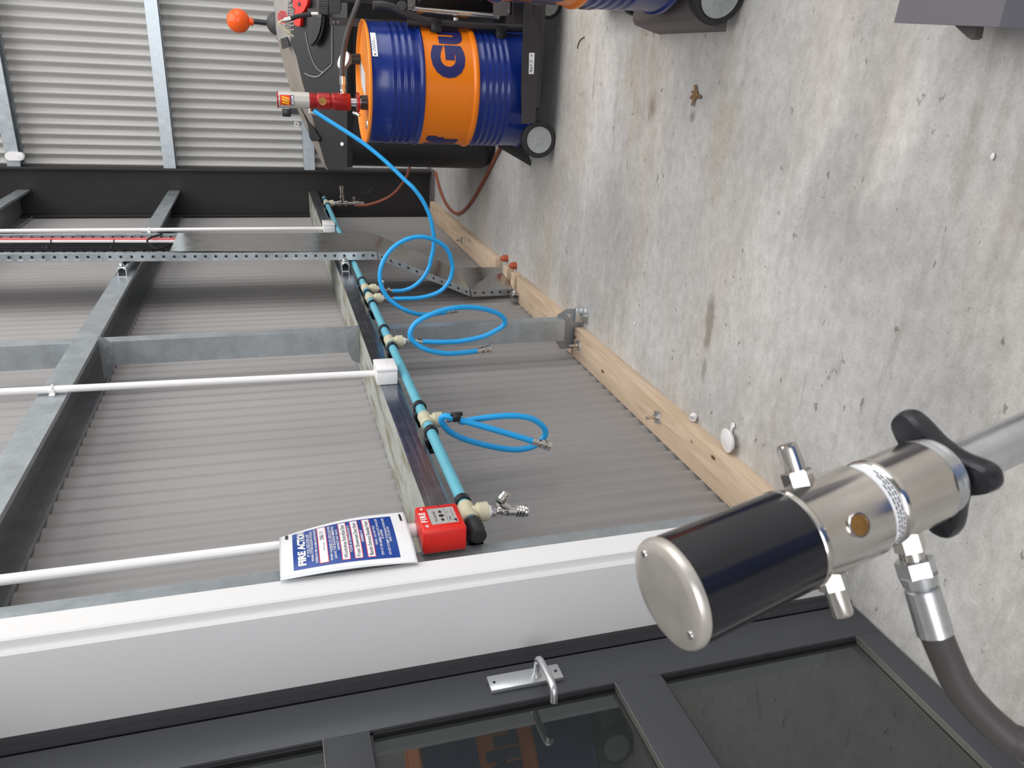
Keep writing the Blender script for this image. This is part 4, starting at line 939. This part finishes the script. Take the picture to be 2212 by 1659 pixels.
for x in (940, 1080):
    q = on(x, 56 if x < 1000 else 70, 1, yb_-.005)
    mb = MB(); mb.lathe([(-.026, .020), (-.026, .026), (.026, .026), (.026, .020)], q, (0, 0, 1), 20); mb.box(q.x-.03, q.x+.03, q.y-.03, q.y-.02, q.z-.026, q.z+.026, bev=.003); build('tube_clamp', mb, 'black_plastic', tr)
mb = MB(); mb.cyl(on(790, 0, 1, 4.1), on(1134, 10, 1, 4.35), .001); 
mb = MB(); mb.box(.245, .62, 4.32, 4.34, .15, 1.08, bev=.003); build('back_panel', mb, 'tank_black', tr)

# ---- hose reel fixed beside the drum
rl = thing('hose_reel', 'dark hose reel with a pale steel side frame at the top edge of the photo', 'hose reel', (.42, 4.15, .45))
a, b = on(882, 17, 1, 4.0), on(1078, 33, 1, 4.0)
mb = MB(); mb.tube([a, b], .0085, 10); a2, b2 = on(890, 23, 1, 4.1), on(1078, 40, 1, 4.1); mb.tube([a2, b2], .009, 10); build('frame_rail', mb, 'nickel', rl)
for (x0, y0_, x1, y1_) in ((881, -8, 897, 22), (1066, -6, 1102, 34)):
    mb = MB(); q = [on(x0, y0_, 1, 3.99), on(x1, y0_, 1, 3.99), on(x1, y1_-6, 1, 3.99), on(x1-4, y1_, 1, 3.99), on(x0, y1_, 1, 3.99)]; mb.prism(q, (0, .005, 0)); z_ = ((888, 11) if x0 < 900 else (1098, 24)); mb.cyl(on(*z_, 1, 3.99), on(*z_, 1, 3.98), .008); build('frame_bracket', mb, 'cart_grey', rl, smooth=20)
mb = MB(); c0 = on(905, -10, 1, 4.12); c1 = on(1066, -2, 1, 4.12); ax = c1-c0; Ln = ax.length
pr = [(0, .05), (0, .105), (.006, .107)]
nn = 9
for k in range(nn): z = .01+(Ln-.02)*k/nn; h = (Ln-.02)/nn; pr += [(z+.002, .088), (z+h*.3, .096), (z+h*.7, .096), (z+h-.002, .088)]
pr += [(Ln-.006, .107), (Ln, .105), (Ln, .05)]
mb.lathe(pr, c0+Vector((.075, 0, 0)), ax, 40); build('hose_drum', mb, 'black_rubber', rl)
mb = MB(); q = on(985, 38, 1, 4.08); mb.lathe([(0, .012), (.03, .012), (.032, .009), (.045, .009)], q, (-1, 0, 0), 8); build('swivel_fitting', mb, 'nickel', rl)
mb = MB(); q = on(868, 12, 1, 4.05); mb.lathe([(-.02, .02), (.02, .02)], q, (0, -1, 0), 20); mb.cyl(q+Vector((0, -.02, 0)), q+Vector((0, -.022, 0)), .009); build('rubber_stop', mb, 'dome_grey', rl)

# ---- dispensing gun hooked on the reel hose, in front of the tank
yn = 4.12
nz = thing('dispensing_nozzle', 'bent metal dispensing spout on a short black hose with a ribbed black meter', 'nozzle', on(650, 40, 1, yn))
n0 = [on(x, y, 1, yn) for x, y in ((674, 31), (655, 33), (640, 36), (628, 41))]
mb = MB(); mb.tube(catmull(n0, 5), .0105, 12); build('short_hose', mb, 'black_rubber', nz)
mb = MB(); mb.tube([on(x, y, 1, yn) for x, y in ((628, 41), (614, 44))], .0115, 14); mb.tube([on(x, y, 1, yn) for x, y in ((672, 31), (686, 31))], .0105, 14); mb.hexn(on(686, 31, 1, yn), on(694, 32, 1, yn), .012); build('ferrule', mb, 'nickel', nz)
mb = MB(); mb.tube(catmull([on(x, y, 1, yn) for x, y in ((618, 43), (609, 45), (603, 50), (604, 55), (610, 60), (617, 66), (624, 71))], 5), .0055, 10); mb.tube([on(612, 61, 1, yn), on(625, 72, 1, yn)], .010, 10); mb.tube([on(624, 71, 1, yn), on(634, 79, 1, yn)], .0048, 10); build('spout', mb, 'cream_pp', nz)
mb = MB(); q = on(690, 22, 1, yn)
for k in range(28):
    t = 2*PI*k/28; 
    for (zz0, zz1, rr) in ((.014, .05, .044), (-.045, .008, .038)):
        p = Vector((q.x+.03, q.y, q.z-.03)); dx = Vector((math.cos(t), math.sin(t), 0))
        mb.box(-.0035, .0035, -.0035, .0035, zz0-.02, zz1-.02, xf=Matrix.Translation(p+dx*rr))
p = Vector((q.x+.03, q.y, q.z-.03)); mb.lathe([(-.07, .028), (-.066, .036), (-.012, .038), (-.010, .046), (-.004, .046), (-.003, .043), (.032, .043), (.036, .030)], p, (0, 0, 1), 32); build('meter_body', mb, 'black_plastic', nz)

# ================================================================== WASTE OIL TANK
YK = 5.0
tk = thing('waste_oil_tank', 'big black moulded plastic waste oil tank behind the blue drum', 'tank', (.05, 5.45, 0))
def rrect(x0, x1, y0, y1, r, n=7):
    out = []
    for cx, cy, a in ((x1-r, y1-r, 0), (x0+r, y1-r, PI/2), (x0+r, y0+r, PI), (x1-r, y0+r, 3*PI/2)):
        out += [(cx+r*math.cos(a+PI/2*i/n), cy+r*math.sin(a+PI/2*i/n)) for i in range(n+1)]
    return out
def loft(mb, secs, mi=0):
    n = len(secs[0]); vs = [p for s in secs for p in s]
    fs = [[j*n+i, j*n+(i+1) % n, (j+1)*n+(i+1) % n, (j+1)*n+i] for j in range(len(secs)-1) for i in range(n)]
    fs += [list(range(n))[::-1], [(len(secs)-1)*n+i for i in range(n)]]
    return mb.add(vs, fs, mi)
TX0, TX1 = -.655, .80
zlip = on(748, 330, 1, YK).z
secs = []
for z, ins in ((0, .05), (.02, .02), (.06, .004), (.12, 0), (zlip-.02, .006), (zlip, .006)):
    secs.append([Vector((x, y, z)) for x, y in rrect(TX0+ins, TX1-ins, YK+.015+ins, 5.85-ins, .16)])
mb = MB(); loft(mb, secs); build('tank_body', mb, 'tank_black', tk, smooth=50)
# hood: sloping lid with a long dusty shoulder on the left
P0 = (0, YK, zlip); PN = Vector((0, -.80, .60)).normalized()          # sloping front of the hood
def fr(x, y): return onp(x, y, P0, PN)
YB = 5.42
sil = [(705, 366), (697, 356), (690, 340), (672, 300), (655, 265), (640, 230), (625, 185), (612, 140), (604, 105), (600, 86)]
inn = [(708, 366), (702, 354), (697, 336), (690, 310), (682, 280), (674, 250), (664, 215), (653, 178), (640, 122), (628, 94)]
So = [on(x, y, 1, YB) for x, y in sil]; Si = [fr(x, y) for x, y in inn]
mb = MB(); n = len(So); mb.add(So+Si, [[i, i+1, n+i+1, n+i] for i in range(n-1)]); 
back = [Vector((p.x, 5.85, p.z-.02)) for p in So]; mb.add(So+back, [[i, i+1, n+i+1, n+i] for i in range(n-1)])
build('hood_shoulder', mb, 'tank_dust', tk, smooth=50)
# front face of the hood
bot = [fr(750, y) for y in (362, 330, 280, 220, 160, 100, 40, -40, -120)]
top = [fr(x, y) for x, y in ((628, 94), (628, 60), (628, 0), (628, -120))]
mb = MB(); mb.poly(Si+top[1:]+bot[::-1]); mb.poly([p+Vector((0, .0, -.0)) for p in bot]+[Vector((p.x, YK+.012, p.z-.035)) for p in bot[::-1]])
build('hood_front', mb, 'tank_plastic', tk, smooth=0)
# raised centre block above the hood, under the float
a = [on(x, y, 1, YB) for x, y in ((600, 86), (596, 60), (594, 0), (592, -120))]
mb = MB(); mb.add(a+top, [[i, i+1, 5+i, 4+i] for i in range(3)]); mb.add(a+[Vector((p.x, 5.85, p.z)) for p in a], [[i, i+1, 5+i, 4+i] for i in range(3)])
q = [fr(628, 94), on(600, 86, 1, YB), fr(640, 112)]
build('top_ledge', mb, 'edge_grey', tk, smooth=0)
mb = MB(); mb.prism([fr(604+4, 84), fr(622, 80), fr(628, 100), fr(612, 106)], PN*.012); build('corner_gusset', mb, 'tank_plastic', tk, smooth=0)
# lip bead, funnel outline as pale tubes painting its edge highlights, and filler lid
mb = MB(); mb.tube(catmull([fr(x, y)+PN*.004 for x, y in ((718, 45), (718, 80), (718, 115), (717, 138), (708, 148), (697, 158), (690, 164), (680, 166), (668, 163), (659, 158))], 5), .0035, 6); mb.tube(catmull([fr(x, y)+PN*.003 for x, y in ((660, 70), (664, 90), (670, 115), (680, 140), (692, 154), (700, 156))], 5), .0028, 6); build('funnel_rim_highlight', mb, 'edge_grey', tk)
mb = MB(); pts = [fr(x, y)+PN*.002 for x, y in ((672, 30), (668, 50), (668, 82), (680, 84), (690, 84), (704, 60), (712, 30), (716, 20), (716, 118), (710, 144), (696, 154), (684, 142), (672, 116), (663, 84), (662, 40))]
mb.poly([fr(x, y)+PN*.0018 for x, y in ((662, 20), (662, 70), (668, 100), (678, 128), (690, 148), (704, 146), (716, 132), (716, 60), (716, 20))]); build('funnel_basin', mb, 'tank_black', tk, smooth=0)
mb = MB(); n_ = 20; lidp = [(676, 20), (676, 60), (677, 90), (681, 97), (687, 95), (694, 86), (700, 72), (704, 55), (706, 38), (706, 20)]
mb.prism([fr(x, y)+PN*.02 for x, y in lidp], PN*.035); build('filler_lid', mb, 'tank_plastic', tk, smooth=0)
mb = MB(); mb.tube(catmull([fr(x, y)+PN*.038 for x, y in ((681, 98), (689, 95), (697, 85), (703, 71), (706, 55), (708, 36))], 5), .008, 8); build('lid_seal', mb, 'gasket', tk)
mb = MB(); q = [fr(x, y)+PN*.006 for x, y in ((639, -10), (641, 16), (645, 20), (642, 44), (643, 54), (652, 58), (656, 55), (658, 30), (664, 24), (671, 10), (672, 2), (666, -10))]; mb.prism(q, PN*.03); lt = build('red_latch', mb, 'latch_red', tk, smooth=0)
mb = MB(); mb.prism([fr(x, y)+PN*.0365 for x, y in ((652, 6), (652, 15), (657, 15), (657, 6))], PN*.001); build('latch_slot', mb, 'gasket', lt, smooth=0)
# name and ringed emblem
o = fr(633.5, 66); rx = (fr(633.5, 5)-o).normalized(); ry = (fr(620, 66)-o); ry = (ry-rx*ry.dot(rx)).normalized()
wd = (fr(633.5, 5)-fr(633.5, 66)).length
mb = MB(); put_text(mb, 'Promax', lambda x, y: o+rx*x+ry*y+PN*.002, .078, 0, bold=.0045, width=wd)
put_text(mb, 'Promax', lambda x, y: o+rx*(x+.002)+ry*(y+.002)+PN*.003, .074, 1, bold=-.0005, width=wd*.99)
build('name_lettering', mb, ['edge_grey', 'tank_black'], tk, smooth=0)
mb = MB(); c = fr(611, 37)
for r, mi in ((.038, 0), (.031, 1), (.026, 0), (.018, 1), (.013, 0), (.006, 1)): mb.poly([c+PN*(.002+.001*(.04-r)*20)+(rx*math.cos(t)+ry*math.sin(t))*r for t in [2*PI*i/8+PI/8 for i in range(8)]], mi)
build('ringed_emblem', mb, ['print_red', 'tank_black'], tk, smooth=0)
# float gauge on top
fb = on(592, 50, 1, YB+.1); cb = on(515, 45, 1, YB+.1); gd = on(580, 50, 1, YB+.1)
rb = (on(515, 45-26.5, 1, YB+.1)-on(515, 45+26.5, 1, YB+.1)).length/2
mb = MB(); mb.lathe([(0, rb*1.0)]+[(rb*1.05*math.sin(t), rb*math.cos(t)) for t in [PI/2*i/10 for i in range(1, 11)]], Vector((gd.x, gd.y, gd.z-.06)), (0, 0, 1), 32); build('float_dome', mb, 'dome_grey', tk)
mb = MB(); mb.cyl(Vector((cb.x+.005, cb.y, cb.z-rb*.9)), Vector((gd.x, gd.y, gd.z-.02)), .016, seg=16); build('float_stem', mb, 'black_plastic', tk)
mb = MB(); mb.sphere(cb, rb, 32, 20); mb.lathe([(rb*.93, .022), (rb*1.08, .022), (rb*1.10, .03), (rb*1.16, .03), (rb*1.17, .019), (rb*1.3, .019)], cb, (0, 0, -1), 16); build('float_ball', mb, 'orange_ball', tk)
# left handle moulding, small rivet and white square mark, black selector at the back edge
mb = MB(); q = [fr(x, y)+PN*.002 for x, y in ((652, 232), (657, 243), (668, 262), (680, 276), (694, 299), (690, 305), (676, 305), (671, 296), (668, 270), (660, 250))]; mb.prism(q, PN*.012); mh_ = build('moulded_handle', mb, 'tank_black', tk, smooth=0)
mb = MB(); mb.cyl(fr(678, 292)+PN*.013, fr(678, 292)+PN*.0145, .007); build('handle_hole', mb, 'gasket', mh_)
mb = MB(); mb.cyl(fr(740, 311), fr(740, 311)+PN*.008, .011); build('rivet', mb, 'print_white', tk)
mb = MB(); q = on(640, 268, 1, YB-.03)
for s_, mi in ((.018, 0), (.011, 1)): mb.poly([q+Vector((s_*math.cos(t), -.012-.02*(.018-s_), s_*math.sin(t))) for t in [PI/2*i+.5 for i in range(4)]], mi)
build('square_mark', mb, ['print_white', 'tank_dust'], tk, smooth=0)
mb = MB(); q = on(618, 244, 1, YB+.05); mb.box(q.x-.022, q.x+.025, q.y-.02, q.y+.02, q.z-.03, q.z+.024, bev=.004); mb.box(q.x-.006, q.x+.03, q.y-.015, q.y+.015, q.z-.09, q.z-.02); build('selector_knob', mb, 'black_plastic', tk)

# ================================================================== SECOND TROLLEY, at the top edge of the photo
t2 = thing('drum_trolley', 'dark moulded trolley with a big grey wheel at the top edge of the photo', 'trolley', (.55, 2.8, 0))
zk = .115
q = [on(x, y, 2, zk) for x, y in ((1358, 44), (1372, 44), (1497, 47), (1510, 20), (1512, -90), (1362, -90))]
a, b = on(1366, 46, 2, zk), on(1502, 48, 2, zk)
a0, b0 = on(1385, 68, 2, .0), on(1530, 74, 2, .0)
mb = MB(); xl = a.x-.0
xa_, ya1, ya0 = a.x, a.y, b.y
xb_ = on(1455, 73, 2, 0).x; pf = [(xb_, 0), (xb_+.004, .022), (xa_-.012, zk-.012), (xa_, zk-.003), (xa_+.012, zk), (xa_+.75, zk), (xa_+.75, 0)]; mb.prism([(x, ya0, z) for x, z in pf], (0, ya1-ya0, 0)); build('moulded_base', mb, 'cart_grey', t2, smooth=50)
mb = MB(); mb.box(xa_+.06, xa_+.75, ya1-.02, ya1+.52, .07, .15, bev=.02, seg=3); build('rear_base', mb, 'cart_steel', t2, smooth=50)
w2 = on(1580, -12, 1, ya0-.09)
wheel(t2, (w2.x, ya0-.06, .086), (-.35, -1, .0), .086, .05)
mb = MB(); mb.cyl((w2.x, ya0-.05, .086), (w2.x+.10, ya0+.12, .086), .012); build('axle', mb, 'cart_steel', t2)
wheel(t2, (xa_+.085, ya1+.10, .06), (0, -1, 0), .06, .035, 'caster_wheel')
d2 = on(1470, 0, 2, zk+.02)
DX2, DY2 = d2.x+DR-.035, d2.y+.13
z2 = .152
dz = z2-zb
dr2, lid2 = drum('second blue and orange drum, only its lower edge showing at the photo top', (DX2, DY2), z2, zt+dz, h1+dz, h2+dz, (-2.0, .2))

# grey trolley deck at the top right corner
t3 = thing('platform_trolley', 'grey folded steel trolley deck at the top right corner of the photo', 'trolley', (.45, 1.35, 0))
zd = .17
p1, p2, p3 = on(1931, 49, 2, zd), on(2158, 58, 2, zd), on(1946, -60, 2, zd)
pe = on(2260, 62, 2, zd-.04)
mb = MB(); d_ = p2-p1; wv = Vector((.9, .0, 0))
mb.prism([p1, p2, p2+wv, p1+wv+Vector((0, -.05, 0))], (0, 0, -.02)); mb.prism([p2, pe+Vector((0, 0, -.03)), pe+wv+Vector((0, 0, -.03)), p2+wv], (0, .002, -.02))
build('deck', mb, 'trolley_grey', t3, smooth=0)
q = [on(x, y, 1, on(2125, 85, 2, 0.0).y) for x, y in ((2078, 55), (2108, 84), (2116, 87), (2124, 82), (2128, 50))]
mb = MB(); q = [on(x, y, 2, .06) for x, y in ((2072, 50), (2106, 82), (2114, 87), (2122, 82), (2128, 48))]; mb.prism(q, (0, 0, .02)); build('corner_foot', mb, 'cart_grey', t3, smooth=0)
for (dx, dy) in ((.09, -.03), (.09, -.26), (.75, -.03), (.75, -.26)):
    wheel(t3, (p1.x+dx, p1.y+dy, .05), (-1, 0, 0), .05, .03, 'caster_wheel')
    mb = MB(); mb.box(p1.x+dx-.03, p1.x+dx+.03, p1.y+dy-.02, p1.y+dy+.02, .05, zd-.018, bev=.004); build('caster_fork', mb, 'cart_steel', t3)

# ================================================================== SMALL THINGS ON THE FLOOR
cpos = on(1572, 955, 2, .02); 
pg = thing('sink_plug', 'white plastic plug with a short strap leaning against the plank', 'plug', (cpos.x, cpos.y, 0))
nrm = Vector((-.10, .10, .98)).normalized(); cpt = Vector((cpos.x+.006, cpos.y, .024))
mb = MB(); mb.lathe([(-.012, .030), (-.010, .036), (0, .042), (.004, .041), (.009, .028), (.011, .001)], cpt, nrm, 32); build('plug_disc', mb, 'pvc_white', pg)
mb = MB(); s0, s1_ = on(1577, 940, 2, .006), on(1583, 919, 2, .006); mb.tube([s0, s1_], .0045, 8); 
mb.tube([s1_+Vector((.0075*math.cos(t), .0075*math.sin(t), 0)) for t in [2*PI*i/14 for i in range(14)]], .003, 8, closed=True); mb.lathe([(-.002, .007), (.001, .007)], s1_, (0, 0, 1), 14); build('strap', mb, 'pvc_white', pg)
c = on(1499, 904, 2, .008); mb = MB(); mb.lathe([(0, .0105), (0, .0135), (.018, .0135), (.018, .0105), (0, .0105)], Vector((c.x+.012, c.y, .008)), (-.3, -.45, .6), 20, caps=False)
tag(build('plastic_ring', mb, 'pvc_white'), 'tiny white plastic ring against the plank, next to the white plug', 'ring')
lc = on(1502, 205, 2, .004); mb = MB(); rs = []
prof = [(.05, .95), (.35, .90), (.55, .42), (.95, .62), (1.2, .66), (1.45, .38), (1.9, .85), (2.15, .80), (2.35, .40), (2.85, 1.05), (3.15, 1.0), (3.4, .42), (4.0, .45), (4.4, .95), (4.75, 1.0), (5.0, .45), (5.5, .42), (5.8, .5)]
top_ = [Vector((lc.x+.036*r*math.cos(a), lc.y+.044*r*math.sin(a), .003+.006*r*abs(math.sin(a*1.5)))) for a, r in prof]
mb.prism(top_, (0, 0, .001)); tag(build('dry_leaf', mb, 'leaf_brown', smooth=0), 'dry brown curled leaf lying on the open concrete floor', 'leaf')
for (x, y), lab in (((2145, 338), 'white chip lying on the floor at the right of the photo'), ((1371, 700), 'tiny pale screw lying on the floor beyond the plank end')):
    c = on(x, y, 2, .002); mb = MB(); mb.sphere((c.x, c.y, .0032), .0065, 10, 6, sc=(1.2, .8, .45)); tag(build('floor_chip', mb, 'pvc_white'), lab, 'debris')
mb = MB(); mb.tube(catmull([on(x, y, 2, .003) for x, y in ((1262, 80), (1254, 86), (1249, 96), (1247, 105))], 5), .002, 6); tag(build('wire_offcut', mb, 'gasket'), 'short curved black wire offcut on the floor beside the second trolley', 'wire')

# added unseen blue block: stands in for the viewer's jeans mirrored in the pump
cb_ = thing('reflection_prop', 'added unseen blue block behind the viewer, standing in for jeans reflected in the pump', 'reflection prop', (.5, -.6, 0))
mb = MB(); mb.box(.16, .80, -.85, -.36, .05, .86, bev=.01); mb.box(.19, .77, -.83, -.39, 0, .05); build('prop_body', mb, 'reflection_blue', cb_)
for z in (.08, .34, .60):
    mb = MB(); mb.box(.18, .78, -.362, -.35, z, z+.23, bev=.004); d_ = build('prop_front', mb, 'reflection_blue', cb_)
    mb = MB(); mb.box(.34, .62, -.352, -.335, z+.18, z+.20, bev=.003); build('prop_bar', mb, 'cart_steel', d_)

# ================================================================== LIGHT AND CAMERA
def area(name, loc, rot, sx_, sy_, power, col=(1, 1, 1)):
    l = bpy.data.lights.new(name, 'AREA'); l.shape = 'RECTANGLE'; l.size = sx_; l.size_y = sy_; l.energy = power; l.color = col
    o = bpy.data.objects.new(name, l); C.objects.link(o); o.location = loc; o.rotation_euler = rot; return o
area('skylight', (2.2, 3.6, 5.15), (0, 0, 0), 4.5, 6.5, 325, (1, .985, .96))
area('side_doorway', (7.9, 3.2, 2.5), (0, math.radians(90), 0), 4.2, 8, 370, (.96, .98, 1))
area('rear_doorway', (2.0, -6.8, 2.6), (math.radians(90), 0, 0), 6, 4, 420, (.97, .985, 1))
w = bpy.data.worlds.new('World'); bpy.context.scene.world = w; w.use_nodes = True
nt = w.node_tree; bg = nt.nodes['Background']; sky = nt.nodes.new('ShaderNodeTexSky'); sky.sky_type = 'PREETHAM' if False else 'HOSEK_WILKIE'
nt.links.new(sky.outputs['Color'], bg.inputs['Color']); bg.inputs['Strength'].default_value = .6
cam = bpy.data.cameras.new('camera'); co = bpy.data.objects.new('camera', cam); C.objects.link(co); bpy.context.scene.camera = co
cam.sensor_fit = 'HORIZONTAL'; cam.sensor_width = 36; cam.lens = F/2212*36; cam.clip_start = .02; cam.clip_end = 60
X_, Y_, Z_ = Vector(CM[1]), Vector(CM[0]), -Vector(CM[2])
co.matrix_world = Matrix(((X_.x, Y_.x, Z_.x, EYE.x), (X_.y, Y_.y, Z_.y, EYE.y), (X_.z, Y_.z, Z_.z, EYE.z), (0, 0, 0, 1)))
cam.dof.use_dof = True; cam.dof.focus_distance = 2.6; cam.dof.aperture_fstop = 14
sc = bpy.context.scene; sc.view_settings.view_transform = 'Standard'; sc.view_settings.look = 'None'; sc.view_settings.exposure = 0; sc.view_settings.gamma = 1
